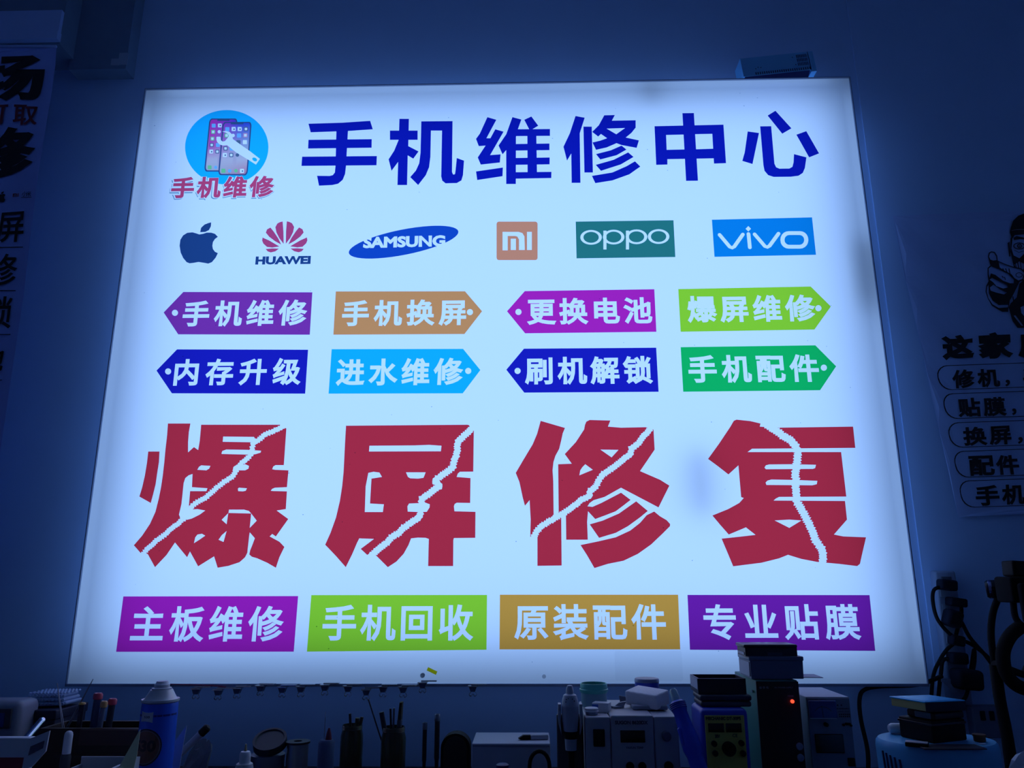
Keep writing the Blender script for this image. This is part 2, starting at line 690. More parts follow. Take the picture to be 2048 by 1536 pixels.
TITLE += TB.loops([
    [(180, 113), (245, 125), (210, 235), (215, 585), (153, 585), (150, 378), (120, 428), (95, 330), (140, 235)], [(236, 188), (295, 188), (303, 512), (243, 512)],
    [(383, 108), (458, 106), (437, 146), (605, 143), (605, 195), (575, 232), (535, 265), (628, 285), (612, 338), (505, 318), (470, 305), (400, 335), (325, 352), (300, 300), (355, 287), (403, 270),
     (360, 240), (340, 258), (298, 225), (345, 178)],
    [(505, 322), (540, 350), (470, 390), (355, 420), (325, 382), (430, 355)], [(552, 370), (590, 402), (500, 455), (360, 500), (323, 458), (450, 422)],
    [(600, 433), (638, 470), (560, 525), (440, 568), (320, 587), (296, 536), (440, 512), (540, 468)],
    [(738, 185), (1225, 174), (1243, 446), (1158, 449), (1156, 412), (829, 418), (829, 456), (750, 458)],
    [(1396, 222), (1476, 233), (1430, 452), (1358, 430), (1375, 370)],
    [(1484, 186), (1562, 185), (1585, 450), (1597, 475), (1620, 485), (1690, 484), (1712, 472), (1720, 440), (1723, 382), (1811, 405), (1800, 480), (1785, 515), (1755, 535), (1700, 542), (1580, 543),
     (1540, 530), (1515, 500), (1507, 460)],
    [(1537, 110), (1592, 76), (1705, 200), (1640, 238)], [(1740, 245), (1810, 220), (1900, 377), (1830, 405)]])
TITLE_HOLES = TB.loops([[(400, 202), (530, 198), (468, 242)], [(820, 247), (1000, 243), (1005, 348), (824, 352)], [(1000, 242), (1146, 239), (1152, 344), (1000, 349)]])
TITLE_BAR = TB.loops([[(935, 93), (1016, 92), (1045, 570), (961, 571)]])
print_on('title_lettering', [(TITLE, 0), (TITLE_HOLES, -1), (TITLE_BAR, 0)], f_title)

# service tags
TL = View(300, 560, 2048 / 700, FILM)
TR = View(1000, 560, 2048 / 700, FILM)
TAGS = [
    (TL, [(195, 70), (950, 72), (935, 320), (165, 318), (80, 190)], '手机维修', (193, 117, 920, 272), (146, 192), (.34, .045, .36), 'purple arrow tag'),
    (TL, [(1087, 67), (1843, 66), (1943, 183), (1840, 316), (1073, 320)], '手机换屏', (1125, 115, 1850, 270), (1872, 188), (1, .35, .11), 'orange arrow tag'),
    (TL, [(158, 406), (925, 408), (908, 665), (128, 663), (38, 530)], '内存升级', (143, 458, 885, 618), (106, 535), (.017, .018, .43), 'navy arrow tag'),
    (TL, [(1063, 405), (1832, 403), (1933, 527), (1830, 663), (1045, 665)], '进水维修', (1090, 457, 1833, 617), (1862, 532), (.01, .57, 1), 'sky blue arrow tag'),
    (TR, [(145, 65), (903, 54), (915, 303), (147, 312), (41, 183)], '更换电池', (157, 103, 890, 260), (108, 187), (.73, .024, .43), 'magenta arrow tag'),
    (TR, [(1043, 53), (1818, 38), (1936, 155), (1840, 290), (1057, 303)], '爆屏维修', (1095, 88, 1845, 248), (1863, 165), (.45, .83, .037), 'lime green arrow tag'),
    (TR, [(140, 402), (914, 396), (928, 654), (142, 659), (37, 525)], '刷机解锁', (145, 447, 893, 612), (103, 532), (.017, .018, .43), 'navy arrow tag'),
    (TR, [(1057, 393), (1845, 382), (1967, 505), (1873, 645), (1072, 654)], '手机配件', (1102, 437, 1865, 602), (1895, 513), (.008, .61, .12), 'green arrow tag'),
]
for V_, poly, txt, bx, dot, tint, lab in TAGS:
    o = print_on('service_tag', [([V_.loop(poly)], 0), (V_.word(txt, *bx, bold=.031), -1), ([V_.loop(ell(*dot, 18, 18, 20))], -1)], film('film_' + lab, tint))
    o['label'] = lab + ' with white lettering'
BL = View(220, 1170, 2048 / 780, FILM)
BR = View(980, 1170, 2048 / 780, FILM)
BANS = [
    (BL, [(70, 60), (988, 58), (965, 350), (32, 351)], '主板维修', (113, 110, 912, 300), (.62, .02, .42), 'magenta banner'),
    (BL, [(1057, 53), (1980, 52), (1977, 340), (1034, 350)], '手机回收', (1117, 103, 1908, 295), (.45, .83, .037), 'lime banner'),
    (BR, [(52, 51), (988, 51), (999, 338), (50, 338)], '原装配件', (127, 100, 923, 290), (1, .40, .055), 'orange banner'),
    (BR, [(1037, 52), (1993, 53), (2023, 346), (1050, 340)], '专业贴膜', (1122, 100, 1943, 290), (.30, .02, .36), 'purple banner'),
]
for V_, poly, txt, bx, tint, lab in BANS:
    o = print_on('service_banner', [([V_.loop(poly)], 0), (V_.word(txt, *bx, bold=.024), -1)], film('film_' + lab, tint))
    o['label'] = lab + ' with white lettering'

# big red cracked characters
random.seed(7)


def crack(pts, hw, jag=15):
    """jagged crack along a centre line (in crop pixels)"""
    P = [Vector(p) for p in pts]
    fine = []
    for a, b in zip(P, P[1:]):
        n = max(2, int((b - a).length / 11))
        fine += [a + (b - a) * (i / n) for i in range(n)]
    fine.append(P[-1])
    L, R = [], []
    for i, p in enumerate(fine):
        t = (fine[min(i + 2, len(fine) - 1)] - fine[max(i - 2, 0)]).normalized()
        q = Vector((-t.y, t.x))
        sh = jag * (1 if i % 2 else -1) * random.uniform(.2, 1)
        L.append(tuple(p + q * (hw + sh * .6) + t * random.uniform(-4, 4)))
        R.append(tuple(p - q * (hw - sh * .6) + t * random.uniform(-4, 4)))
    return L + R[::-1]


GA = View(240, 820, 1626 / 360, FILM)
print_on('slogan_lettering', [
    (GA.loops([
        [(255, 375), (357, 375), (352, 470), (335, 580), (322, 670), (300, 760), (278, 840), (175, 782), (200, 700), (225, 590), (243, 480)],
        [(433, 122), (636, 122), (622, 200), (615, 290), (615, 383), (668, 335), (706, 362), (720, 280), (733, 133), (1447, 133), (1503, 168), (1480, 498), (1405, 498), (1385, 510), (1375, 535), (1400, 540),
         (1522, 545), (1508, 697), (1400, 702), (1375, 712), (1362, 730), (1390, 732), (1508, 735), (1498, 895), (1415, 908), (1520, 985), (1408, 1142), (1375, 1120), (1352, 1142), (1440, 1190), (1485, 1237),
         (1440, 1330), (1408, 1425), (1330, 1380), (1240, 1340), (1190, 1325), (1168, 1305), (1175, 1270), (1195, 1220), (1218, 1158), (1172, 1105), (1168, 1130), (1160, 1200), (1150, 1290), (1130, 1330),
         (1080, 1375), (980, 1408), (882, 1425), (850, 1322), (706, 1412), (632, 1278), (606, 1330), (497, 1197), (420, 1310), (316, 1420), (250, 1300), (185, 1290), (125, 1222), (200, 1135), (270, 1030),
         (320, 920), (350, 800), (370, 700), (385, 600), (400, 470), (410, 360), (425, 230)]]), 0),
    (GA.loops([
        [(932, 240), (1210, 243), (1228, 270), (1225, 292), (928, 287)],
        [(918, 388), (925, 370), (960, 357), (1150, 360), (1275, 368), (1270, 385), (1220, 400), (1150, 403), (918, 397)],
        [(698, 540), (715, 512), (735, 500), (817, 505), (805, 530), (780, 545)],
        [(1018, 545), (1025, 515), (1040, 503), (1130, 490), (1165, 505), (1160, 530), (1130, 545)],
        [(655, 578), (650, 697), (790, 707), (780, 733), (633, 733), (620, 890), (640, 900), (700, 895), (770, 908), (720, 945), (650, 980), (605, 992), (545, 975), (533, 945), (555, 850), (565, 760),
         (575, 660), (590, 615), (620, 590)],
        [(1065, 710), (1075, 702), (1147, 707), (1135, 730), (1110, 735), (1068, 733)],
        [(985, 900), (1120, 900), (1165, 912), (1185, 935), (980, 930)],
        [(978, 932), (963, 1032), (918, 992)], [(1185, 935), (1235, 1000), (1172, 1065)],
        [(668, 1203), (680, 1150), (700, 1125), (740, 1118), (770, 1135), (720, 1170)],
        [(963, 1093), (935, 1192), (890, 1172), (920, 1130)]]), -1),
    ([GA.loop(crack([(1490, 140), (1400, 185), (1310, 220), (1260, 265), (1205, 300), (1195, 350), (1190, 390), (1150, 440), (1110, 470), (1060, 520), (1045, 560), (1020, 600), (940, 650), (890, 690),
                     (830, 740), (780, 790), (700, 830), (650, 870), (580, 980), (520, 1030), (440, 1090), (400, 1130), (330, 1180), (290, 1220), (240, 1260), (205, 1310)], 22))], -1)], f_red)
GB = View(630, 820, 1536 / 340, FILM)
print_on('slogan_lettering', [
    (GB.loops([
        [(280, 142), (1377, 133), (1437, 150), (1435, 193), (1430, 557), (1310, 558), (1290, 575), (1280, 605), (1405, 615), (1402, 840), (1280, 838), (1262, 850), (1255, 870), (1260, 915), (1450, 920),
         (1448, 1155), (1255, 1157), (1250, 1175), (1248, 1410), (1022, 1410), (1028, 1165), (1000, 1155), (930, 1153), (868, 1160), (845, 1220), (800, 1300), (735, 1370), (658, 1420), (552, 1315),
         (500, 1290), (472, 1310), (413, 1255), (533, 1165), (400, 1160), (380, 1200), (335, 1305), (278, 1420), (190, 1320), (92, 1217), (140, 1110), (190, 970), (225, 820), (245, 690), (258, 560),
         (265, 420), (272, 280)]]), 0),
    (GB.loops([
        [(492, 323), (900, 320), (1030, 315), (1143, 323), (1137, 373), (488, 375)],
        [(482, 568), (530, 558), (582, 565), (605, 605), (510, 620), (497, 845), (622, 852), (613, 922), (450, 922), (458, 690)],
        [(822, 563), (1000, 563), (980, 613), (930, 620), (860, 617), (840, 605)],
        [(835, 870), (850, 845), (930, 842), (1000, 838), (1037, 852), (1035, 880), (1010, 920), (950, 922), (838, 918)]]), -1),
    ([GB.loop(crack([(1430, 140), (1410, 175), (1350, 230), (1290, 285), (1288, 330), (1280, 400), (1258, 450), (1250, 510), (1180, 570), (1110, 615), (1085, 645), (1130, 690), (1080, 720), (1020, 765), (965, 800),
                     (965, 850), (955, 930), (940, 970), (880, 1010), (790, 1070), (760, 1110), (690, 1150), (650, 1200), (570, 1260), (505, 1315)], 29))], -1)], f_red)
GC = View(1010, 820, 1581 / 350, FILM)
print_on('slogan_lettering', [
    (GC.loops([
        [(322, 98), (542, 162), (522, 210), (508, 275), (490, 350), (455, 415), (438, 470), (430, 545), (436, 640), (440, 985), (228, 1147), (232, 990), (222, 815), (180, 865), (160, 790), (130, 650), (97, 568),
         (160, 460), (250, 310), (290, 215)],
        [(508, 965), (512, 1405), (293, 1408), (293, 1090), (400, 1015)],
        [(735, 105), (765, 90), (952, 95), (930, 150), (1050, 160), (1270, 155), (1342, 178), (1352, 358), (1220, 552), (1400, 630), (1485, 683), (1387, 880), (1048, 702), (900, 785), (800, 815), (765, 840),
         (745, 870), (790, 875), (870, 840), (1048, 747), (1135, 812), (1060, 870), (1000, 915), (910, 950), (815, 985), (750, 915), (742, 1010), (748, 1172), (553, 1172), (550, 930), (485, 955), (480, 490),
         (603, 485), (540, 398), (640, 290), (715, 175), (722, 135)],
        [(1185, 825), (1290, 912), (1220, 970), (1110, 1050), (1000, 1110), (850, 1155), (765, 1033), (880, 1000), (1030, 935)],
        [(1348, 917), (1400, 960), (1460, 995), (1492, 1030), (1490, 1050), (1420, 1120), (1320, 1215), (1200, 1300), (1070, 1362), (930, 1390), (808, 1428), (740, 1310), (682, 1220), (850, 1185),
         (1000, 1150), (1130, 1090), (1220, 1020), (1280, 950)]]), 0),
    (GC.loops([[(862, 358), (1025, 360), (963, 428)], [(672, 590), (680, 545), (700, 515), (725, 490), (793, 540)]]), -1),
    ([GC.loop(crack([(1320, 150), (1300, 185), (1240, 250), (1200, 310), (1140, 350), (1130, 400), (1080, 435), (1030, 480), (940, 545), (880, 585), (850, 630), (820, 690), (765, 735), (765, 775), (690, 810),
                     (650, 850), (590, 890), (530, 930), (440, 985), (390, 1010), (330, 1050), (290, 1090), (255, 1150)], 27))], -1)], f_red)
GD = View(1390, 820, 1626 / 360, FILM)
print_on('slogan_lettering', [
    (GD.loops([
        [(350, 98), (375, 87), (500, 100), (592, 122), (585, 150), (720, 160), (1428, 150), (1448, 342), (515, 350), (475, 380), (1320, 380), (1367, 782), (760, 785), (730, 800), (710, 818), (1355, 822),
         (1373, 990), (1255, 1125), (1340, 1142), (1545, 1150), (1510, 1300), (1490, 1390), (1465, 1410), (1300, 1390), (1100, 1372), (960, 1345), (840, 1308), (760, 1340), (600, 1380), (345, 1412),
         (290, 1280), (240, 1162), (400, 1145), (547, 1128), (460, 1060), (305, 1125), (230, 1040), (157, 953), (300, 895), (400, 840), (440, 795), (417, 787), (392, 500), (302, 582), (210, 510),
         (118, 442), (220, 300), (320, 150)]]), 0),
    (GD.loops([
        [(628, 520), (640, 500), (670, 492), (880, 490), (1093, 495), (1085, 525), (1065, 532), (640, 535)],
        [(638, 655), (655, 638), (690, 628), (900, 632), (1105, 640), (1100, 670), (1060, 680), (645, 677)],
        [(720, 998), (850, 990), (962, 998), (852, 1065)]]), -1),
    ([GD.loop(crack([(640, 130), (720, 180), (790, 230), (870, 280), (910, 330), (930, 380), (925, 440), (920, 500), (905, 560), (910, 620), (910, 690), (915, 760), (915, 820), (950, 880), (990, 950),
                     (1030, 1030), (1060, 1100), (1090, 1180), (1140, 1250), (1155, 1310), (1150, 1400)], 34, 18))], -1)], f_red)

# row of maker logos
LA = View(330, 420, 2048 / 610, FILM)
LB = View(960, 420, 2048 / 700, FILM)
APPLE = [(98, 240), (103, 200), (122, 170), (150, 153), (185, 150), (210, 157), (230, 164), (255, 160), (280, 152), (310, 152), (335, 160), (355, 180), (335, 195), (322, 215), (318, 240), (322, 262),
         (335, 280), (355, 290), (340, 320), (315, 350), (290, 360), (265, 355), (225, 349), (190, 355), (165, 358), (145, 350), (122, 322), (105, 285)]
LEAF = [(310, 83), (308, 110), (295, 135), (270, 147), (236, 149), (242, 120), (265, 98), (290, 88)]
print_on('maker_logo', [(LA.loops([APPLE, LEAF]), 0)], film('film_dark_blue', (.023, .075, .22)))
PET = [[(790, 77), (795, 140), (797, 228), (768, 190), (748, 150), (741, 115), (755, 90), (775, 80)],
       [(708, 118), (730, 145), (760, 190), (780, 232), (740, 210), (700, 180), (677, 152), (685, 130)],
       [(655, 185), (700, 205), (768, 245), (720, 252), (685, 248), (660, 225), (652, 205)],
       [(676, 262), (720, 258), (765, 260), (740, 278), (710, 285), (690, 278)]]
PET += [[(1608 - x, y - 1) for x, y in p] for p in PET]
print_on('maker_logo', [(LA.loops(PET), 0), (LA.word('HUAWEI', 608, 310, 978, 365, .055, True), 1)], [film('film_rose', (.73, .075, .20)), film('film_dark_blue')])
wl = LA.word('SAMSUNG', 1330, 178, 1882, 254, .05, True)
ml = LA.p(1330, 216)
wl = [[(x, z + (x - ml[0]) * .012) for x, z in l] for l in wl]
print_on('maker_logo', [([LA.loop(ell(1602, 216, 375, 85, 48, -.195))], 0), (wl, -1)], film('film_samsung', (.011, .087, .48)))
print_on('maker_logo', [([LB.loop(rrect(97, 68, 337, 293, 14))], 0), (LB.loops([
    [(132, 128), (225, 128), (248, 135), (260, 155), (262, 234), (228, 234), (228, 172), (218, 155), (205, 152), (162, 152), (162, 236), (132, 236)],
    [(180, 168), (210, 168), (210, 234), (180, 234)], [(275, 128), (303, 128), (303, 234), (275, 234)]]), -1)], film('film_tan', (1, .32, .16)))
op = []
for cx in (650, 782, 916, 1045):
    op += [([LB.loop(ell(cx, 160 - (cx - 650) * .012, 63, 43, 28))], -1), ([LB.loop(ell(cx, 160 - (cx - 650) * .012, 45, 32, 28))], 0)]
for x in (722, 854):
    op.append(([LB.loop([(x, 121), (x + 18, 121), (x + 18, 231), (x, 231)])], -1))
print_on('maker_logo', [([LB.loop([(560, 68), (1132, 60), (1143, 275), (565, 283)])], 0)] + op, film('film_teal', (.034, .24, .19)))
vv = []
for pts in ([(1402, 145), (1462, 216), (1475, 221), (1488, 214), (1538, 143)], [(1571, 140), (1579, 219)], [(1607, 142), (1668, 213), (1681, 217), (1694, 210), (1747, 138)]):
    L_ = [LB.p(*p) for p in pts]
    vv += [(stroke(L_, 23 / LB.k / 800), -1)] + [([ccw(ell(*e_, 11.5 / LB.k / 800, 11.5 / LB.k / 800, 12))], -1) for e_ in (L_[0], L_[-1])]
vv.append(([LB.loop([(1570, 94), (1586, 110), (1570, 126), (1554, 110)])], -1))
vv += [([LB.loop(rrect(1758, 124, 1921, 226, 48))], -1), ([LB.loop(rrect(1782, 146, 1897, 204, 28))], 0)]
print_on('maker_logo', [([LB.loop([(1357, 57), (1943, 43), (1966, 262), (1372, 274)])], 0)] + vv, film('film_azure', (.004, .29, .69)))

# round emblem with two phones and a spanner
EM = View(320, 200, 1815 / 260, FILM)
EMC = [film('film_cyan', (.012, .60, .98)), film('film_phone_edge', (.05, .11, .26)), film('film_screen', attr='print'), film('film_icon_blue', (.25, .6, .9)), film('film_icon_green', (.25, .75, .30)),
       film('film_icon_dark', (.12, .18, .28)), film('film_icon_pink', (.9, .4, .5)), film('film_word_red', (.85, .08, .19)), film('film_word_shadow', (.16, .34, .42))]
lay = [([EM.loop(ell(932, 660, 582, 520, 64))], 0)]


def quadmap(tl, tr, br, bl):
    def f(a, b):
        return ((tl[0] * (1 - a) + tr[0] * a) * (1 - b) + (bl[0] * (1 - a) + br[0] * a) * b, (tl[1] * (1 - a) + tr[1] * a) * (1 - b) + (bl[1] * (1 - a) + br[1] * a) * b)
    return f


PH = []
extra = []
for tl, tr, br, bl in (((690, 258), (1085, 258), (1035, 1002), (615, 1000)), ((875, 308), (1282, 304), (1222, 1054), (810, 1050))):
    qm = quadmap(tl, tr, br, bl)
    PH.append((qm, tl, tr, br, bl))
    lay.append(([EM.loop([qm(*p) for p in rrect(0, 0, 1, 1, .09)])], 1))
    lay.append(([EM.loop([qm(*p) for p in rrect(.045, .02, .955, .975, .07)])], 2))
    lay.append(([EM.loop([qm(*p) for p in rrect(.28, .02, .72, .045, .012)])], 1))
    extra += [EM.p(*qm(.08 + .84 * i / 8, .04 + .92 * j / 14)) for i in range(9) for j in range(15)]


def icon(cx, cy, mi, r=29, frame=False, rnd=False):
    if rnd:
        lay.append(([EM.loop(ell(cx, cy, r * .85, r * .85, 16))], mi))
    else:
        lay.append(([EM.loop(rrect(cx - r, cy - r, cx + r, cy + r, 9, 3))], mi))
    if frame:
        lay.append(([EM.loop(rrect(cx - r * .6, cy - r * .6, cx + r * .6, cy + r * .6, 4, 2))], -1))


for cx, cy, mi, fr, rn in ((750, 358, 3, 0, 0), (835, 355, -1, 0, 0), (742, 445, 4, 1, 0), (827, 443, -1, 0, 1), (732, 540, 4, 1, 0), (815, 540, -1, 0, 0), (722, 628, 5, 1, 0), (808, 628, 3, 0, 0),
                           (715, 720, -1, 0, 0), (800, 720, 5, 1, 0), (693, 940, 4, 0, 0), (777, 940, 3, 0, 1)):
    icon(cx, cy, mi, 27, fr, rn)
k_ = len(lay)
lay2 = lay[4:7]                       # the front phone lies over the rear phone's icons
lay = lay[:4] + lay[7:] + lay2
for cx, cy, mi, fr, rn in ((940, 408, 3, 0, 0), (1028, 405, -1, 0, 0), (1112, 405, -1, 0, 0), (1200, 405, 5, 1, 0), (930, 495, 4, 1, 0), (1020, 495, -1, 0, 1), (1103, 495, 3, 0, 0), (1192, 492, 6, 1, 0),
                           (1095, 590, 5, 0, 0), (1185, 588, -1, 0, 0), (915, 676, 5, 1, 0), (1000, 676, 3, 0, 0), (905, 768, -1, 0, 0), (995, 768, 5, 1, 0), (1080, 768, 5, 0, 1), (885, 988, 4, 0, 0),
                           (972, 990, 3, 0, 1), (1060, 988, 4, 0, 1), (1145, 990, -1, 0, 0)):
    icon(cx, cy, mi, 29, fr, rn)
for cx, cy in ((835, 355), (1028, 405), (1112, 405), (715, 720), (905, 768), (1145, 990)):
    lay.append(([EM.loop(ell(cx + 6, cy + 2, 11, 11, 10))], 5))
lay.append(([EM.loop([(868, 440), (920, 432), (970, 445), (1005, 480), (1018, 545), (1100, 605), (1250, 710), (1395, 822), (1340, 902), (1225, 830), (1060, 730), (935, 630), (880, 636), (830, 620), (797, 585), (788, 530),
                      (812, 512), (845, 518), (850, 560), (872, 580), (905, 575), (940, 535), (960, 505), (950, 475), (915, 455)])], -1))
lay.append(([EM.loop(ell(1322, 830, 36, 24, 16, .5))], 0))
WB = (160, 1065, 1595, 1370)
lay.append((EM.word('手机维修', WB[0] - 22, WB[1] + 12, WB[2] + 8, WB[3] + 28, .085), 8))
lay.append((EM.word('手机维修', WB[0] - 16, WB[1] - 6, WB[2] + 18, WB[3] + 18, .085), -1))
lay.append((EM.word('手机维修', *WB, .034), 7))
_a, _b = EM.p(*PH[1][1]), EM.p(*PH[1][3])


def wallpaper(x, z):
    a = min(max((x - _b[0] + .40 * (_b[0] - _a[0])) / .12 + .85, 0), 1)
    u = min(max((x - EM.p(640, 0)[0]) / (EM.p(1260, 0)[0] - EM.p(640, 0)[0]), 0), 1)
    u = min(max((u - .1) / .9, 0), 1)
    t = min(max((_a[1] - z) / (_a[1] - _b[1]), 0), 1)
    topc = Vector((.85, .05, .40)).lerp(Vector((.02, .07, .60)), min(1, u * 1.25))
    midc = Vector((.75, .06, .42)).lerp(Vector((.45, .50, .60)), u)
    low = Vector((.80, .62, .60)).lerp(Vector((.75, .62, .6)), u)
    bot = Vector((.55, .55, .55)).lerp(Vector((.75, .22, .3)), u * u)
    if t < .45:
        return tuple(topc.lerp(midc, t / .45))
    if t < .7:
        return tuple(midc.lerp(low, (t - .45) / .25))
    return tuple(low.lerp(bot, (t - .7) / .3))


print_on('round_emblem', lay, EMC, extra=extra, vcol=wallpaper)

# specks of dirt and small things stuck to the face
random.seed(3)
sp = []
for i in range(90):
    x, z = random.uniform(-.97, .97), random.uniform(.03, 1.57) + SIGN_Z
    r = random.uniform(.0006, .0016)
    sp.append(ccw(ell(x, z, r, r * random.uniform(.6, 1), 6)))
planar('dirt_specks', [(sp, 0)], FILM - .0004, film('film_dirt', (.35, .45, .6)), sign, local=LOC)['kind'] = 'stuff'

# ------------------------------------------------------------------ hanging banner (near side) and cloth poster (far side)
INK = mat('black_ink', (0.006, 0.007, 0.012), 0.7)
INKR = mat('red_ink', (0.25, 0.02, 0.04), 0.7)
M_ban = mat('banner_fabric', (0.42, 0.52, 1.0), 0.75, noise=0.04, nscale=20)
BY = BEAM_Y - .022
BV = View(0, 0, 1, BY)


def ban_y(x, z):
    return BY + .004 * math.sin(x * 31) * math.sin(z * 9)


ban = thing('hanging_banner', at(60, 95, BY), 'long white hanging banner with black and red lettering under the corner soffit', 'banner')
bl = tuple(ban.location)
edge = [(-230, 95), (112, 92), (109, 130), (101, 190), (88, 280), (75, 372), (60, 480), (46, 590), (30, 700), (5, 880), (-40, 1180), (-330, 1180)]
grid = [BV.p(x, y) for x in range(-300, 120, 25) for y in range(110, 1180, 40)]
pl = BV.loop(edge)
grid = [g for g in grid if inside(np.array([g]), [pl])[0]]
planar('fabric', [([pl], 0)], ban_y, M_ban, ban, extra=grid, local=bl)
hem = MB().tube([at(-260, 93, BY), at(113, 93, BY)], .004, 8)
hem.out('top_rod', M_trim, ban, loc=-ban.location)
bt = []
bt.append((BV.quad('场', (-42, 112), (91, 110), (87, 202), (-46, 205), .042), 0))
bt.append((BV.quad('取', (30, 211), (79, 211), (74, 251), (26, 252), .018), 1))
bt.append((BV.quad('可', (-32, 212), (19, 211), (13, 251), (-38, 252), .018), 1))
bt.append((BV.quad('修', (-50, 256), (78, 254), (67, 354), (-60, 358), .042), 0))
AP = View(-17, 376, 12.6, BY)
bt.append((AP.loops([APPLE, LEAF]), 0))
ML = View(20.5, 380, 15.5, BY)
bt.append((ML.loops([[(102, 130), (200, 128), (240, 140), (252, 160), (250, 234), (216, 234), (222, 172), (210, 155), (150, 152), (140, 236), (100, 236)],
                     [(172, 168), (196, 168), (192, 234), (168, 234)], [(272, 128), (300, 128), (296, 234), (268, 234)]]), 1))
bt.append((BV.quad('小米', (47, 385), (66, 385), (65, 395), (46, 395), .01), 0))
bt.append(([BV.loop([(45, 396.5), (66, 396), (66, 397), (45, 397.5)])], 0))
for ch, (x1, y0, y1), ln in (('屏', (54, 424, 485), 496), ('修', (38, 507, 571), 582), ('锁', (28, 592, 657), 670), ('池', (13, 692, 745), 762)):
    bt.append((BV.quad(ch, (x1 - 56, y0 + 2), (x1, y0), (x1 - 8, y1), (x1 - 64, y1 + 2), .014), 0))
    bt.append(([BV.loop([(x1 - 110, ln), (x1 - 7, ln - 2), (x1 - 7, ln - .3), (x1 - 110, ln + 1.8)])], 0))
planar('printed_lettering', bt, lambda x, z: ban_y(x, z) - .003, [INK, INKR], ban, local=bl)

PY = PIER_Y - .006
PV = View(0, 0, 1, PY)


def pos_y(x, z):
    return PY - .0018 * math.sin((x * .8 + z) * 38) * math.sin((x - z * .5) * 13)


M_cloth = mat('poster_cloth', (0.50, 0.62, 0.95), 0.8, noise=0.04, nscale=20)
pos = thing('cloth_poster', at(1985, 740, PY), 'white cloth poster with black drawing of pointing man and boxed lettering on side pier', 'poster')
pl_ = tuple(pos.location)
pp = PV.loop([(1786, 432), (2300, 410), (2300, 1018), (1917, 1034), (1880, 865), (1838, 672), (1812, 560)])
grid = [PV.p(x, y) for x in range(1790, 2300, 22) for y in range(420, 1040, 22)]
grid = [g for g in grid if inside(np.array([g]), [pp])[0]]
planar('fabric', [([pp], 0)], pos_y, M_cloth, pos, extra=grid, local=pl_)
pt = []
pt.append((PV.quad('这', (1880, 671), (1947, 669), (1948, 718), (1884, 722), .06), 0))
pt.append((PV.quad('家', (1951, 667), (2024, 664), (2026, 716), (1958, 719), .06), 0))
pt.append((PV.quad('店', (2032, 664), (2104, 661), (2106, 714), (2036, 717), .06), 0))
for (x0, y0, y1), tx, slots in (((1870, 732, 781), '修机，手', [(1904, 1948), (1953, 1998), (2008, 2018), (2044, 2088)]),
                                ((1881, 788, 839), '贴膜，', [(1914, 1960), (1965, 2011), (2021, 2031)]),
                                ((1892, 846, 896), '换屏，', [(1925, 1973), (1977, 2021), (2033, 2043)]),
                                ((1903, 903, 956), '配件', [(1937, 1987), (1990, 2037)]),
                                ((1914, 962, 1016), '手机', [(1950, 1998), (2003, 2048)])):
    h = y1 - y0
    R_ = []
    for a, b in rrect(0, 0, 330, h, 22):
        R_.append((x0 + a + b * .2, y0 + b - a * .035))
    c0 = [(sum(p[0] for p in R_) / len(R_), sum(p[1] for p in R_) / len(R_))][0]
    inn = [(p[0] + (2 if p[0] < c0[0] else -2), p[1] + (1.3 if p[1] < c0[1] - (p[0] - c0[0]) * .035 else -1.3)) for p in R_]
    pt += [([PV.loop(R_)], 0), ([PV.loop(inn)], -1)]
    for ch, (a0, a1) in zip(tx, slots):
        ty = y0 + h * .20 - (a0 - x0) * .03
        if ch == '，':
            pt.append((PV.quad(ch, (a0, ty + h * .46), (a1, ty + h * .45), (a1 + 2, ty + h * .72), (a0 + 2, ty + h * .73), .03), 0))
        else:
            pt.append((PV.quad(ch, (a0 - 2, ty), (a1 - 2, ty - 2), (a1 + 2, ty + h * .72), (a0 + 2, ty + h * .75), .035), 0))
# drawing of a man in a cap pointing forward
DV = View(1940, 420, 5.12, PY)
D = []


def mir(l):
    return [(1200 - x, y) for x, y in l]


cap = [(400, 235), (412, 185), (440, 110), (490, 62), (545, 42), (600, 36), (655, 42), (710, 62), (760, 110), (788, 185), (800, 235), (775, 320), (600, 300), (425, 320)]
face = [(412, 300), (440, 245), (600, 225), (760, 245), (788, 300), (785, 420), (740, 560), (600, 640), (460, 560), (415, 420)]
D.append(([DV.loop([(375, 345), (395, 330), (410, 480), (395, 480)]), DV.loop(mir([(375, 345), (395, 330), (410, 480), (395, 480)]))], 0))
D.append((DV.loops([cap, [(405, 300), (430, 250), (600, 215), (770, 250), (795, 300), (795, 430), (750, 600), (600, 690), (450, 600), (405, 430)]]), 0))
D.append((DV.loops([[(425, 300), (450, 262), (560, 250), (580, 300), (575, 360), (560, 440), (500, 500), (440, 470), (415, 400)]]), -1))
D.append((DV.loops([mir([(425, 300), (450, 262), (560, 250), (580, 300), (575, 360), (560, 440), (500, 500), (440, 470), (415, 400)])]), -1))
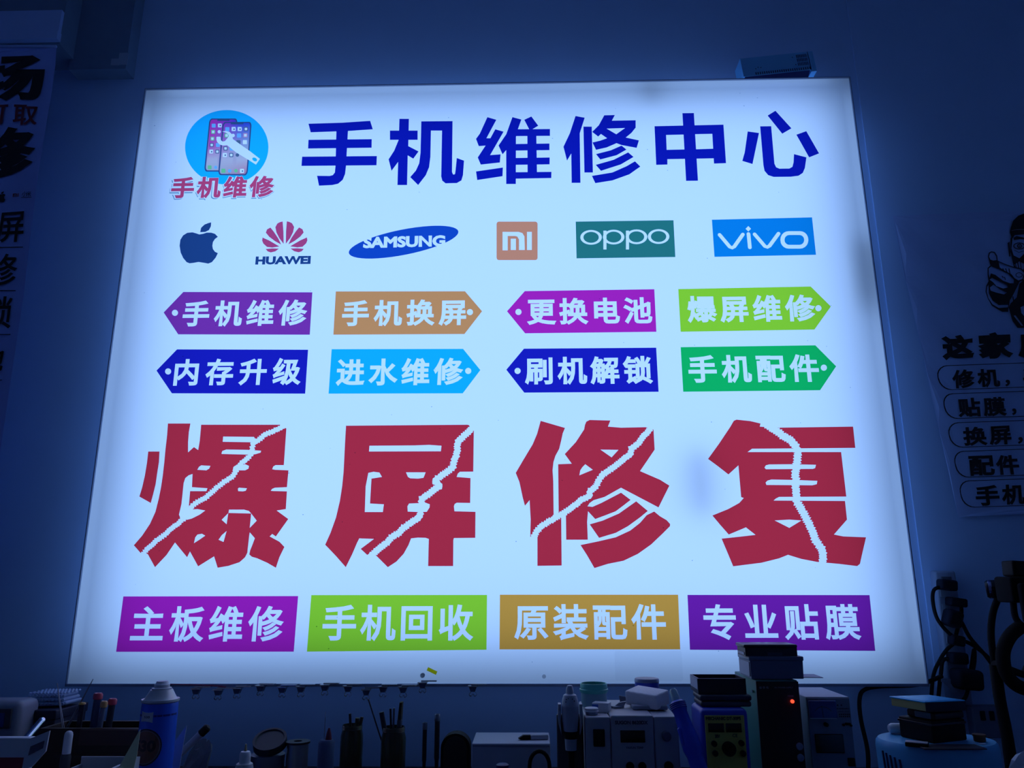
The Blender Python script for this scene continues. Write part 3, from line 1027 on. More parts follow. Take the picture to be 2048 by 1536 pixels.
for f_ in (lambda l: l, mir):
    D.append((DV.loops([f_([(435, 290), (470, 272), (540, 285), (560, 305), (500, 305), (440, 315)])]), 0))
    D.append(([DV.loop(f_(ell(495, 375, 62, 36, 20)))], 0))
    D.append(([DV.loop(f_(ell(495, 375, 52, 27, 20)))], -1))
    D.append(([DV.loop(f_(ell(497, 375, 25, 25, 16)))], 0))
    D.append(([DV.loop(f_(ell(497, 375, 14, 14, 12)))], -1))
    D.append(([DV.loop(f_(ell(497, 376, 8, 8, 10)))], 0))
    D.append(([DV.loop(s_) for s_ in stroke([f_([q_])[0] for q_ in ((445, 420), (490, 440), (545, 425))], 5)], 0))
    D.append(([DV.loop(s_) for s_ in stroke([f_([q_])[0] for q_ in ((420, 215), (470, 205), (600, 200))], 4)], -1))
D.append((DV.loops([[(450, 560), (500, 530), (560, 560), (540, 620), (470, 600)]]), -1))
for l_ in ([(455, 540), (470, 590)], [(480, 530), (495, 600)], [(510, 535), (520, 610)]):
    D.append(([DV.loop(s_) for s_ in stroke(l_, 8)], 0))
# coat and sleeve
D.append((DV.loops([[(390, 1000), (410, 960), (470, 900), (500, 760), (560, 700), (700, 700), (800, 800), (850, 1000), (760, 1210), (480, 1210), (430, 1140)]]), 0))
D.append((DV.loops([[(510, 1000), (540, 985), (600, 980), (600, 1080), (560, 1100), (520, 1060)], [(440, 1085), (460, 1080), (540, 1190), (520, 1190)], [(640, 900), (700, 880), (720, 980), (660, 1000)]]), -1))
hand = [(180, 480), (190, 440), (215, 425), (250, 432), (275, 470), (280, 520), (360, 555), (430, 580), (520, 600), (560, 640), (540, 720), (500, 740), (470, 800), (430, 880), (400, 930), (385, 1045),
        (330, 1045), (280, 1020), (220, 980), (180, 910), (155, 840), (160, 780), (180, 735), (170, 670), (172, 600), (205, 570)]
D.append((DV.loops([hand]), 0))


def shrink(l, k):
    l2 = l if _area(l) > 0 else l[::-1]
    return grow(l2, -k)


D.append((DV.loops([[(190, 480), (200, 447), (218, 436), (245, 442), (265, 475), (270, 515), (235, 520), (205, 510)], [(182, 605), (212, 580), (290, 610), (390, 660), (445, 720), (440, 755), (400, 755), (330, 730), (250, 670),
    (205, 655), (190, 700), (182, 665)], [(290, 535), (360, 565), (430, 590), (515, 612), (548, 645), (532, 710), (490, 725), (450, 700), (420, 660), (350, 625), (300, 590)],
    [(190, 720), (215, 700), (280, 730), (370, 775), (380, 800), (330, 810), (260, 785), (225, 745)], [(195, 800), (230, 770), (300, 820), (370, 850), (340, 870), (260, 850), (205, 830)],
    [(168, 790), (180, 770), (190, 860), (230, 930), (290, 975), (385, 975), (383, 1000), (290, 1005), (225, 965), (185, 905), (165, 840)]]), -1))
D.append(([DV.loop(ell(498, 668, 36, 26, 18))], 0))
D.append(([DV.loop(ell(498, 668, 29, 20, 18))], -1))
for l_ in ([(330, 600), (350, 640)], [(360, 600), (378, 650)], [(395, 600), (405, 655)], [(320, 680), (335, 700)], [(345, 690), (355, 720)], [(200, 520), (240, 530), (272, 520)], [(430, 890), (440, 950)]):
    D.append(([DV.loop(s_) for s_ in stroke(l_, 9)], 0))
planar('printed_drawing', pt + D, lambda x, z: pos_y(x, z) - .003, INK, pos, local=pl_)

# ------------------------------------------------------------------ work bench
def P(name, col=(.3, .3, .3), rough=.5, metal=0.0, **k):
    return mat(name, col, rough, metal, **k)


bench = thing('workbench', (0, -.29, 0), 'dark work bench below the glowing sign, covered with repair tools', 'bench')
MB().rbox(-1.75, 1.75, -.42, WALL_Y - .032 + .288, BENCH - .03, BENCH, .003).out('bench_top', P('bench_laminate', (.035, .035, .045), .6, noise=.1), bench)
for sx in (-1.68, 1.68):
    for sy in (-.36, .24):
        MB().rbox(sx - .03, sx + .03, sy - .03, sy + .03, 0, BENCH - .03, .004).out('leg', P('bench_steel', (.2, .2, .22), .4, .6), bench)

white = P('white_plastic', (.72, .74, .80), .4)
offw = P('off_white_plastic', (.55, .57, .62), .45)
blk = P('black_plastic', (.007, .007, .009), .6, spec=.2)
blk2 = P('black_rubber', (.010, .010, .012), .8, spec=.15)
dgrey = P('dark_grey_plastic', (.06, .065, .08), .5)
steel = P('steel', (.6, .62, .65), .25, 1.0)
glassy = P('clear_plastic', (.8, .85, .9), .15, 0, alpha=.35)


def root(name, px, Y, label, cat, base=BENCH, group=None, rz=0.0, py=1450):
    """a thing whose middle shows at column px when it stands at depth Y on the bench"""
    return thing(name, (ax(px, py, Y), Y, base), label, cat, group, rz)


def wd(px0, px1, py, Y):
    return ax(px1, py, Y) - ax(px0, py, Y)


def flat_text(name, txt, parent, x0, z0, x1, z1, y, mt, bold=.02, latin=True):
    o = planar(name, [(word(txt, x0, z0, x1, z1, bold, latin), 0)], y, mt, parent)
    return o


# ---- clips along the lower edge of the sign
def clip(px, py, yaw, first=None):
    p = at(px, py, -.012)
    if first is None:
        t = thing('sign_clip', (0, 0, 0), '', 'clip')
        MB().box(-.004, .032, -.004, .008, -.001, .0016).box(-.011, .011, -.012, .008, -.004, -.0018).out('plate', steel, t, False)
        MB().prism([(-.009, -.004), (.009, -.004), (.005, -.015), (-.005, -.015)], -.008, .006).out('jaw', P('clip_navy', (.10, .13, .22), .4), t, False)
        for sx in (-1, 1):
            MB().tube(curve([(sx * .005, -.002, -.016), (sx * .008, -.004, -.021), (sx * .004, -.004, -.025), (sx * .001, -.003, -.020)], 4), .0012, 6).out('wire_handle', steel, t)
    else:
        t = first.copy()
        C.objects.link(t)
        for ch in first.children:
            c_ = ch.copy()
            C.objects.link(c_)
            c_.parent = t
    t.location = p
    t.rotation_euler.z = yaw
    return t


proto = None
CL = [(394, 1374, .1, 'clip nearest the spray can'), (438, 1376, .05, 'second clip from the spray can'), (476, 1373, 0, 'third clip from the spray can'), (523, 1368, -.1, 'clip hanging above the white dropper bottle'),
      (566, 1371, 0, 'clip hanging above the dark tape roll'), (603, 1370, .05, 'clip hanging above the solder spool'), (651, 1367, 0, 'clip hanging above the red tipped bottle'),
      (697, 1369, 0, 'clip hanging above the first tool jar'), (733, 1376, .15, 'lowest clip, beside the leaning wire'), (767, 1370, 0, 'clip above the second tool jar'),
      (807, 1371, 0, 'clip just before the push pin'), (846, 1362, 0, 'clip directly under the grey push pin'), (946, 1369, 0, 'lone clip hanging above the white carton')]
for px, py, yw, lab in CL:
    t = clip(px, py, yw, proto)
    proto = proto or t
    t['label'] = 'small black and steel ' + lab + ' under the sign'
    t['group'] = 'clips under the sign edge'
p = at(846, 1350, -.003)
t = thing('push_pin', (p.x, -.0012, p.z), 'small grey push pin in the lower edge of the glowing sign', 'pin')
Mx = Matrix.Rotation(PI / 2, 4, 'X')
MB().lathe([(0, 0), (.0045, 0), (.0045, .002), (.002, .004), (.002, .008), (.0055, .010), (.0055, .012), (0, .012)], 14, M=Mx).out('head', P('grey_plastic', (.45, .5, .6), .5, 0, alpha=.55), t)
y0 = at(864, 1342, -.002)
Mr = Matrix.Translation((y0.x, -.0014, y0.z)) @ Matrix.Rotation(.42, 4, 'Y')
tag(MB().box(-.012, .012, -.0008, 0, -.004, .004, Mr).out('tape_scrap', film('yellow_tape', (.80, .76, .10)), smooth=False), 'small yellow tape scrap stuck low on the glowing sign', 'tape')
a_, b_ = at(1231, 1362, -.002), at(1363, 1302, -.002)
tag(planar('tape_patch', [([rrect(a_.x, a_.z, b_.x, b_.z, .004)], 0)], -.0015, film('clear_tape', (.975, .98, .985))), 'clear rectangular tape patch low on the glowing sign', 'tape')
y0 = at(1088, 1353, -.002)
tag(MB().lathe([(0, 0), (.005, 0), (.004, .003), (0, .004)], 10, M=Matrix.Translation((y0.x, -.001, y0.z)) @ Mx).out('wall_hook', glassy), 'tiny clear hook stuck low on the sign above the green jar', 'hook')
# red cord along the sign's lower edge
tag(MB().tube(curve([at(325, 1368, -.008), at(380, 1369.5, -.008), at(420, 1371, -.010), at(452, 1374, -.012)], 5), .0013, 6).out('red_cord', P('red_cord', (.35, .03, .10), .6)), 'thin red cord lying along the lower edge of the sign', 'cord')

# ---- LED driver lying on top of the sign
D0, D1 = at(1472, 140, -.01 + .05), at(1634, 125, .04)
drv = thing('led_driver', (at(1552, 150, .045).x, .045, SIGN_Z + 1.6025), 'light blue perforated power driver box tilted on top edge of the sign', 'power supply')
L_ = .205
Md = Matrix.Translation((0, 0, .030)) @ Matrix.Rotation(-.10, 4, 'Y')
sky = P('sky_blue_metal', (.22, .62, .98), .5)
H_ = .060
MB().box(-L_ / 2, L_ / 2 - .01, -.028, .028, 0, H_, Md).out('case', sky, drv, False)
mb = MB()
for i in range(26):
    x = -L_ / 2 + .035 + i * .0062
    mb.box(x, x + .0028, -.0286, -.0278, .002, .010, Md)
for i in range(7):
    for j in range(3):
        mb.box(L_ / 2 - .045 + i * .0045, L_ / 2 - .0428 + i * .0045, -.0286, -.0278, .017 + j * .013, .027 + j * .013, Md)
for x, z in ((-.065, .02), (-.058, .024), (-.05, .022), (.05, .02), (.045, .045)):
    mb.box(x, x + .002, -.0286, -.0278, z, z + .003, Md)
mb.out('vent_slots', P('slot_dark', (.01, .04, .12), .7), drv, False)
MB().box(L_ / 2 - .012, L_ / 2 + .004, -.028, .028, -.006, H_, Md).out('end_cover', sky, drv, False)
c1, c2 = Md @ Vector((-L_ / 2 + .004, 0, 0)), Md @ Vector((L_ / 2 - .014, 0, 0))
MB().prism([(c1.x, .0005), (c2.x - .012, .0005), (c2.x, c2.z), (c1.x, c1.z)], -.026, .026).out('base_plate', P('driver_base', (.06, .08, .32), .5), drv, False)
MB().tube(curve([(-L_ / 2 + .004, 0, .030), (-L_ / 2 - .03, 0, .020), (-L_ / 2 - .07, 0, .010), (-L_ / 2 - .12, .02, .006)], 6), .0055, 8).out('cable', P('grey_cable', (.12, .2, .4), .6), drv)

# ---- left end of the bench
t = root('desk_device', 2, -.20, 'white plastic device with dark blue screen at the bench end', 'device')
hz = az(20, 1398, -.2) - BENCH
h2 = wd(-60, 44, 1420, -.2) / 2
MB().rbox(-h2, h2, -.03, .04, 0, hz, .015).out('housing', P('device_plastic', (.30, .33, .40), .45), t)
MB().rbox(-h2 * .9, h2 * .72, -.034, -.029, hz - .052, hz - .014, .002).out('screen_bezel', dgrey, t)
MB().rbox(-h2 * .85, h2 * .5, -.036, -.033, hz - .05, hz - .022, .002).out('screen', P('dark_blue_screen', (.03, .06, .25), .2), t)
zt = az(92, 1413, -.13) - BENCH
t = root('storage_box', 92, -.15, 'dark box standing at wall beneath the bubble wrap bundle', 'box')
h2 = wd(60, 124, 1420, -.15) / 2
MB().rbox(-h2, h2, -.03, .09, 0, zt - .004, .004).out('body', P('navy_board', (.018, .02, .05), .6), t)
MB().rbox(-h2 - .002, h2 + .002, -.032, .092, zt - .02, zt, .003).out('lid', P('navy_board2', (.022, .025, .06), .6), t)
random.seed(11)
mb = MB()
bw = P('bubble_wrap', (.45, .62, .9), .15, 0, alpha=.75)
for k in range(3):
    mb.rbox(-.045 + k * .004, .042 - k * .006, -.03, .035, k * .009, k * .009 + .008, .004, M=Matrix.Rotation(.05 * (k - 1), 4, 'Y'))
for i in range(11):
    for j in range(9):
        x, y = -.04 + i * .0075 + (j % 2) * .003, -.028 + j * .0072
        mb.lathe([(.0034, 0), (.003, .0018), (.0015, .0028), (0, .003)], 7, (x, y, .0255))
    for j in range(3):
        mb.lathe([(.0036, 0), (.003, .0016), (0, .0026)], 7, M=Matrix.Translation((-.04 + i * .0075, -.0305, .005 + j * .008)) @ Matrix.Rotation(PI / 2, 4, 'X'))
o = mb.out('bubble_wrap', bw, loc=(ax(104, 1410, -.13), -.12, BENCH + zt + .003))
tag(o, 'crumpled bundle of clear bubble wrap lying on the dark box', 'bubble wrap')


def rod(name, p0, p1, r, mt, label, cat, r1=None, **k):
    o = MB().tube([p0, p1], r, 10, r1).out(name, mt, **k)
    return tag(o, label, cat)


a0, a1 = at(52, 1478, -.44), at(84, 1441, -.40)
d_ = (a1 - a0)
a00 = a0 + d_ * ((BENCH + .002 - a0.z) / d_.z)
t = thing('metal_pen', a1, 'shiny chrome pen leaning up behind the white carton', 'pen')
MB().tube([a00 - a1, (0, 0, 0)], .0062, 12).out('barrel', P('chrome', (.5, .55, .65), .15, 1.0), t)
MB().lathe([(.0062, -.004), (.0064, 0), (.005, .003), (0, .0045)], 12, M=d_.to_track_quat('Z', 'Y').to_matrix().to_4x4()).out('cap', P('chrome2', (.8, .85, .9), .1, 1.0), t)

t = root('paper_carton', 22, -.52, 'white carton with red print at the bench end', 'carton')
h2 = wd(-70, 84, 1480, -.52) / 2
zc = az(40, 1476, -.52) - BENCH
MB().rbox(-h2, h2 - .03, 0, .018, 0, zc, .002).out('body', white, t)
MB().prism([(h2 - .034, zc - .048), (h2 - .032, zc - .002), (h2 + .004, zc + .012), (h2 + .002, zc - .020), (h2 - .018, zc - .044)], -.004, -.001).out('flap', white, t, False)
MB().prism([(h2 - .026, zc - .026), (h2 - .024, zc - .012), (h2 - .002, zc - .003), (h2 - .003, zc - .015)], -.0052, -.0042).out('printed_patch', P('dark_print', (.10, .10, .16), .6), t, False)
MB().box(-h2 + .004, h2 - .034, -.0012, -.0002, zc - .062, zc - .03).out('red_print', P('red_print', (.35, .02, .05), .5), t, False)

# dark tool rack with upright tools
RY = -.30
rk = root('tool_rack', 184, RY, 'long dark brown wooden tool rack behind the spray can', 'tool rack')
h2 = wd(84, 292, 1460, RY) / 2
zr = az(184, 1457, RY) - BENCH
brown = P('dark_wood', (.045, .028, .022), .6, noise=.3, nscale=25)
mb = MB()
mb.box(-h2, h2, 0, .008, 0, zr).box(-h2, h2, .082, .09, 0, zr).box(-h2, -h2 + .008, .008, .082, 0, zr).box(h2 - .008, h2, .008, .082, 0, zr).box(-h2 + .008, h2 - .008, .008, .082, 0, .008)
mb.out('tray', brown, rk, False)
MB().box(-h2 - .003, h2 + .003, -.008, 0, zr * .62, zr * .70).out('ledge', brown, rk, False)
MB().box(-h2 * .2, h2, -.004, 0, zr * .80, zr * .99).out('top_strip', P('worn_wood', (.09, .05, .04), .6), rk, False)
RK = rk.location


def in_rack(name, px, py, lean, label, cap, shaft, group='screwdrivers standing in the tool rack', rc=.0062, capl=.012, dy=.04):
    top = at(px, py, RY + dy)
    base = Vector((top.x - lean, RY + dy, BENCH + .009))
    t = thing(name, base, label, 'screwdriver', group)
    v = top - base
    L = v.length
    M_ = v.to_track_quat('Z', 'Y').to_matrix().to_4x4()
    MB().lathe([(0, 0), (.0022, .0), (.0022, L * .45), (rc * .8, L * .5), (rc, L * .6), (rc, L - capl), (0, L - capl)], 14, M=M_).out('shaft', shaft, t)
    MB().lathe([(rc, L - capl), (rc + .0018, L - capl + .001), (rc + .002, L - .003), (rc, L), (rc * .5, L), (rc * .4, L - .001), (0, L - .001)], 16, M=M_).out('swivel_cap', cap, t)
    return t


cy = P('yellow_cap', (.75, .42, .08), .4)
cr = P('red_cap', (.62, .07, .13), .4)
cdk = P('dark_handle', (.03, .03, .05), .4)
in_rack('screwdriver', 165, 1405, .004, 'screwdriver with flat yellow cap, nearest the crossed tweezers', cy, cdk, rc=.005, capl=.004)
in_rack('screwdriver', 197, 1386, .006, 'tallest screwdriver with wide red cap in the tool rack', cr, P('navy_handle', (.03, .05, .14), .35), rc=.007)
in_rack('screwdriver', 209, 1402, .012, 'screwdriver with round orange cap between two red capped ones', P('orange_cap', (.75, .38, .14), .4), P('grey_handle', (.16, .18, .26), .3), rc=.005, dy=.025)
in_rack('screwdriver', 226, 1397, .010, 'red capped screwdriver closest to the spray can', cr, cdk, rc=.0066, dy=.05)
for px0, py0, px1, py1, lab in ((126, 1468, 114, 1366, 'thin dark tweezer leaning towards the bubble wrap'), (127, 1466, 186, 1358, 'long steel tweezer leaning across the lower corner of the sign')):
    a0, a1 = at(px0, py0, RY + .03), at(px1, py1, RY + .045)
    d_ = a1 - a0
    a00 = a0 + d_ * ((BENCH + .0095 - a0.z) / d_.z)
    t = thing('tweezers', a00, lab, 'tweezers', 'tweezers standing in the tool rack')
    MB().tube([(0, 0, 0), (a1 - a00) * .5, a1 - a00], .0024, 8, .0004).out('blade', P('dark_steel', (.25, .27, .32), .35, .9), t)
    MB().tube([(.003, .003, 0), (a1 - a00) * .55 + Vector((.002, .003, 0)), a1 - a00 + Vector((.0006, 0, 0))], .0022, 8, .0004).out('blade', P('dark_steel'), t)
t = root('glue_bottle', 140, -.36, 'small dark bottle with white round cap in front of the tool rack', 'bottle')
zz = az(140, 1461, -.36) - BENCH
rr = wd(132, 148, 1470, -.36) / 2
MB().lathe([(0, 0), (rr * 1.2, 0), (rr * 1.2, zz - .046), (rr, zz - .040), (0, zz - .040)], 20).out('bottle_body', dgrey, t)
MB().lathe([(rr, zz - .041), (rr, zz - rr), (rr * .85, zz - rr * .45), (rr * .5, zz - rr * .12), (0, zz)], 20).out('cap', white, t)

t = root('plastic_tray', 148, -.56, 'shallow pale plastic tray at front of the tool rack', 'tray')
h2 = wd(88, 210, 1520, -.56) / 2
z1 = az(140, 1515, -.44) - BENCH - .012
mb = MB()
mb.box(-h2, h2, 0, .003, 0, z1).box(-h2, h2, .127, .13, 0, z1 + .012).box(-h2, -h2 + .003, .003, .127, 0, z1).box(-h2 + .003, h2 - .003, .003, .127, 0, .003)
mb.out('tray', offw, t, False)
MB().prism([(h2 - .003, 0), (h2, 0), (h2 + .004, z1 + .012), (h2 - .001, z1 + .012)], 0, .13).out('side_wall', white, t, False)
MB().rbox(-.02, .04, .02, .05, .004, .010 + z1 * .9, .002).out('foam_insert', P('dark_foam', (.03, .03, .04), .9), t)
# yellow pry card
t0 = at(282, 1458, -.46)
b0_ = at(252, 1536, -.50)
k_ = (BENCH - b0_.z) / (b0_.z - t0.z)
b1_ = b0_ + (b0_ - t0) * k_
o = MB()
Mc = Matrix.Translation(b1_) @ (t0 - b1_).to_track_quat('Z', 'Y').to_matrix().to_4x4()
Lc = (t0 - b1_).length
V = [Mc @ Vector(q) for q in ((-0.03, -.0006, 0), (0.014, -.0006, 0), (.016, -.0006, Lc * .6), (.001, -.0006, Lc), (-.010, -.0006, Lc * .8), (-.022, -.0006, Lc * .4))]
W_ = [Mc @ Vector(q) for q in ((-0.03, .0006, 0), (0.014, .0006, 0), (.016, .0006, Lc * .6), (.001, .0006, Lc), (-.010, .0006, Lc * .8), (-.022, .0006, Lc * .4))]
va = [o.bm.verts.new(q) for q in V]
vb = [o.bm.verts.new(q) for q in W_]
o._f(va)
o._f(vb[::-1])
for i in range(6):
    o._f([va[i], vb[i], vb[(i + 1) % 6], va[(i + 1) % 6]])
tag(o.out('pry_tool', P('pale_yellow_plastic', (.50, .50, .30), .5), smooth=False), 'pale yellow plastic pry tool leaning against the blue spray can', 'pry tool')

# ---- spray can
CY = -.38
t = root('spray_can', 316, CY, 'tall blue cleaner spray can with white nozzle under corner of the sign', 'spray can', py=1450)
r = wd(286, 355, 1400, CY + .0) / 2
zA, zB, zT = (az(320, v, CY) - BENCH for v in (1404, 1396, 1362))
blue_can = P('blue_can', (.02, .13, .85), .3, .1)
MB().lathe([(0, 0), (r, 0), (r, .004), (r * .985, .007), (r * .985, zA - .006), (r * .96, zA), (0, zA)], 40).out('can_body', blue_can, t)
MB().lathe([(r * .94, zA), (r * 1.02, zA + .002), (r * 1.02, zA + .006), (r * .93, zA + .005), (r * .86, zA + .007), (r * .70, zA + .016), (r * .60, zA + .022), (0, zA + .022)], 40).out('shoulder', P('can_tinplate', (.62, .60, .62), .4, .4), t)
MB().lathe([(r * .53, zA + .021), (r * .54, zA + .025), (r * .42, zA + .026), (r * .42, zA + .031), (r * .38, zA + .032), (r * .36, zT - .004), (r * .30, zT), (0, zT - .001)], 24).out('nozzle', white, t)


def wrapped(name, layers, mats, parent, rad, z0):
    """print wrapped round a cylinder: layers in (arc length, height)"""
    e_ = [(-.03 + .003 * i, -.03 + .003 * j) for i in range(21) for j in range(21)]
    allp = [l for ls, mi in layers for l in ls]
    bb = bbox(allp)
    e_ = [(bb[0] + (bb[2] - bb[0]) * (i + .5) / 12, bb[1] + (bb[3] - bb[1]) * (j + .5) / 4) for i in range(12) for j in range(4)]
    o = planar(name, layers, 0, mats, parent, extra=e_)
    for v in o.data.vertices:
        a = v.co.x / rad - PI / 2
        v.co = (rad * math.cos(a), rad * math.sin(a), v.co.z + z0)
    return o


rp = r * .985 + .0004
ink_w = P('label_white', (.55, .58, .70), .5)
ink_k = P('label_dark', (.03, .025, .05), .5)
ink_o = P('label_brown', (.22, .10, .08), .5)
wrapped('small_label', [([[(-.022, -.022), (.004, -.023), (.004, -.005), (-.022, -.004)]], 0), (word('530', -.014, -.0155, -.002, -.0115, .03, True), 1)], [ink_w, ink_k], t, rp, zA - .008)
wrapped('band', [([[(-.045, -.019), (.052, -.019), (.052, -.0145), (-.045, -.0145)]], 0)], P('navy_print', (.006, .02, .25), .4), t, rp - .0002, zA - .003)
wrapped('round_print', [([ell(-.006, -.072, .030, .031, 32)], 0), ([ell(-.006, -.072, .0275, .0285, 32)], 1), ([ell(-.006, -.072, .026, .027, 32)], 2), (word('530', -.030, -.080, .014, -.060, .05, True), 3)],
        [ink_k, P('label_rim', (.25, .2, .25), .5), ink_o, P('label_numerals', (.03, .02, .03), .5)], t, rp, zA)

# crumpled packet behind the can
t0 = root('paper_strip', 352, -.33, 'white pointed paper strip standing just behind the spray can', 'paper')
zq = az(374, 1451, -.33) - BENCH
xq = wd(352, 374, 1450, -.33)
MB().prism([(-.012, 0), (.008, 0), (xq * .9, zq - .02), (xq, zq), (xq * .3, zq - .02), (-.012, zq - .05)], -.0006, .0006).out('sheet', P('white_paper', (.6, .64, .72), .8), t0, False)


def crumple(name, px, Y, sx, sy, sz, label, cat, mt, seed, base=BENCH, lump=.25):
    bm_ = bmesh.new()
    bmesh.ops.create_icosphere(bm_, subdivisions=3, radius=1)
    random.seed(seed)
    fr = [(Vector((random.uniform(-1, 1), random.uniform(-1, 1), random.uniform(-1, 1))).normalized(), random.uniform(2, 6), random.uniform(0, 6)) for _ in range(9)]
    for v in bm_.verts:
        d = v.co.normalized()
        k = 1 + lump * sum(abs(math.sin(d.dot(a) * f_ + ph)) - .6 for a, f_, ph in fr) / 3
        v.co = Vector((d.x * sx * k, d.y * sy * k, max(d.z * k, -.55) * sz))
    zmin = min(v.co.z for v in bm_.verts)
    for v in bm_.verts:
        v.co.z -= zmin
    me_ = bpy.data.meshes.new(name)
    bm_.to_mesh(me_)
    bm_.free()
    o = link(name, me_, mt, None, False)
    o.location = (ax(px, 1470, Y), Y, base)
    return tag(o, label, cat)


baggy = P('clear_bag', (.22, .25, .32), .25, 0, alpha=.8)
o = crumple('plastic_bag', 368, -.24, .022, .018, .078, 'crumpled grey plastic packet leaning on bench behind the spray can', 'plastic bag', baggy, 5, lump=.35)
o.rotation_euler.y = .42
o.location.z = BENCH + .004
a1, a0 = at(417, 1453, -.275), at(385, 1484, -.275)
d_ = a1 - a0
a00 = a0 - d_ * ((a0.z - BENCH - .008) / d_.z)
d_ = a1 - a00
t = thing('marker_pen', a00, 'pale marker pen with dark cap slanting up behind the spray can', 'pen')
Mq = d_.to_track_quat('Z', 'Y').to_matrix().to_4x4()
MB().cyl(.0068, 0, d_.length - .018, 14, M=Mq).out('barrel', P('pale_barrel', (.4, .42, .5), .4), t)
MB().lathe([(.0078, d_.length - .019), (.0078, d_.length - .003), (.005, d_.length), (0, d_.length)], 14, M=Mq).out('cap', blk, t)

# ---- middle of the bench
t = root('dropper_bottle', 495, -.42, 'small white dropper bottle with thin needle nozzle at front of bench', 'bottle')
rb = wd(477, 512, 1530, -.42) / 2
zn, zs = az(495, 1488, -.42) - BENCH, az(495, 1525, -.42) - BENCH
MB().lathe([(0, 0), (rb, 0), (rb, zs - .008), (rb * .9, zs - .002), (rb * .7, zs), (0, zs)], 24).out('bottle_body', offw, t)
MB().lathe([(rb * .62, zs), (rb * .62, zs + .014), (rb * .5, zs + .018), (rb * .16, zs + .019), (0, zs + .019)], 20).out('collar', white, t)
MB().lathe([(.0028, zs + .018), (.0016, zn), (0, zn)], 10).out('needle', P('yellow_metal', (.55, .5, .3), .4, .6), t)

t = root('round_tin', 540, -.20, 'round grey tin standing below the tilted black tape roll', 'tin')
ztn = az(540, 1508, -.2) - BENCH
MB().cyl(.034, 0, ztn, 28, bev=.002).out('tin_body', P('grey_tin', (.20, .22, .26), .4, .6), t)
MB().lathe([(.0346, ztn - .008), (.0346, ztn), (.032, ztn + .0015), (0, ztn + .0015)], 28).out('lid', P('grey_tin'), t)
Mt = Matrix.Translation((ax(538, 1493, -.21), -.205, BENCH + ztn + .0235)) @ Matrix.Rotation(.50, 4, 'X')
R_ = wd(506, 571, 1490, -.2) / 2
o = MB().lathe([(0, -.008), (R_, -.008), (R_, .008), (R_ * .86, .008), (R_ * .82, .0055), (0, .0055)], 36, M=Mt).out('tape_roll', P('black_tape', (.015, .028, .045), .6))
tag(o, 'black tape roll tilted on top of the round grey tin', 'tape roll')

t = root('solder_spool', 598, -.20, 'grey solder spool with dark rim beside the tape roll', 'spool')
rs = wd(574, 622, 1485, -.2) / 2
zs = az(598, 1482, -.2) - BENCH
MB().cyl(rs, 0, .004, 28).out('flange', blk, t)
MB().cyl(rs * .88, .004, zs - .004, 28).out('wire_winding', P('solder', (.35, .38, .42), .35, .8), t)
MB().lathe([(rs * .35, zs - .004), (rs, zs - .004), (rs, zs), (rs * .35, zs), (rs * .35, zs - .004)], 28).out('flange', P('dark_flange', (.02, .03, .04), .4), t)

t = root('flux_bottle', 655, -.10, 'translucent bottle with dark red tip and upright needle', 'bottle')
rf = wd(640, 672, 1500, -.1) / 2
zf, zr2, znn = (az(655, v, -.1) - BENCH for v in (1479, 1456, 1424))
MB().lathe([(0, 0), (rf, 0), (rf, zf - .006), (rf * .8, zf), (0, zf)], 22).out('bottle_body', P('translucent_bottle', (.12, .17, .35), .3, 0, alpha=.85), t)
MB().lathe([(rf * .42, zf), (rf * .30, zf + .012), (.002, zr2), (0, zr2)], 14, c=(.004, 0, 0)).out('tip', P('dark_red_tip', (.16, .01, .04), .5), t)
MB().tube([(-.006, .0, zf - .002), (-.0055, 0, znn)], .0007, 6).out('needle', steel, t)


def tool_jar(px, py, Y, w2, label):
    t = root('glass_jar', px, Y, label, 'jar', group='glass jars holding tools')
    rj = w2
    zj = az(px, py, Y) - BENCH
    mt = P('amber_glass', (.06, .065, .035), .15, 0, alpha=.8)
    MB().lathe([(0, .003), (rj * .9, .003), (rj * .9, zj - .02), (rj * .8, zj - .012), (rj * .8, zj), (rj * .88, zj), (rj * .88, zj - .010), (rj, zj - .022), (rj, .004), (rj * .95, 0), (0, 0)], 28).out('glass', mt, t)
    mb = MB()
    for k in range(3):
        mb.lathe([(rj * .88, zj - .010 + k * .003), (rj * .92, zj - .0088 + k * .003), (rj * .88, zj - .0076 + k * .003)], 28)
    mb.out('thread', mt, t)
    return t, zj


J1, zj1 = tool_jar(705, 1449, -.15, wd(683, 727, 1460, -.15) / 2, 'amber glass jar of short tools, between the red tipped bottle and leaning wire')
J2, zj2 = tool_jar(788, 1453, -.15, wd(763, 812, 1460, -.15) / 2, 'amber glass jar holding a flat brush and the leaning wire')


def jar_tool(name, J, px, py, bx, r, mt, label, cat, r1=None):
    a1 = at(px, py, J.location.y)
    b = Vector((J.location.x + bx, J.location.y + random.uniform(-.006, .006), BENCH + .0045))
    t = MB().tube([(0, 0, 0), (a1 - b) * .5, a1 - b], r, 10, r1).out(name, mt, loc=b)
    return tag(t, label, cat, 'tools standing in the glass jars')


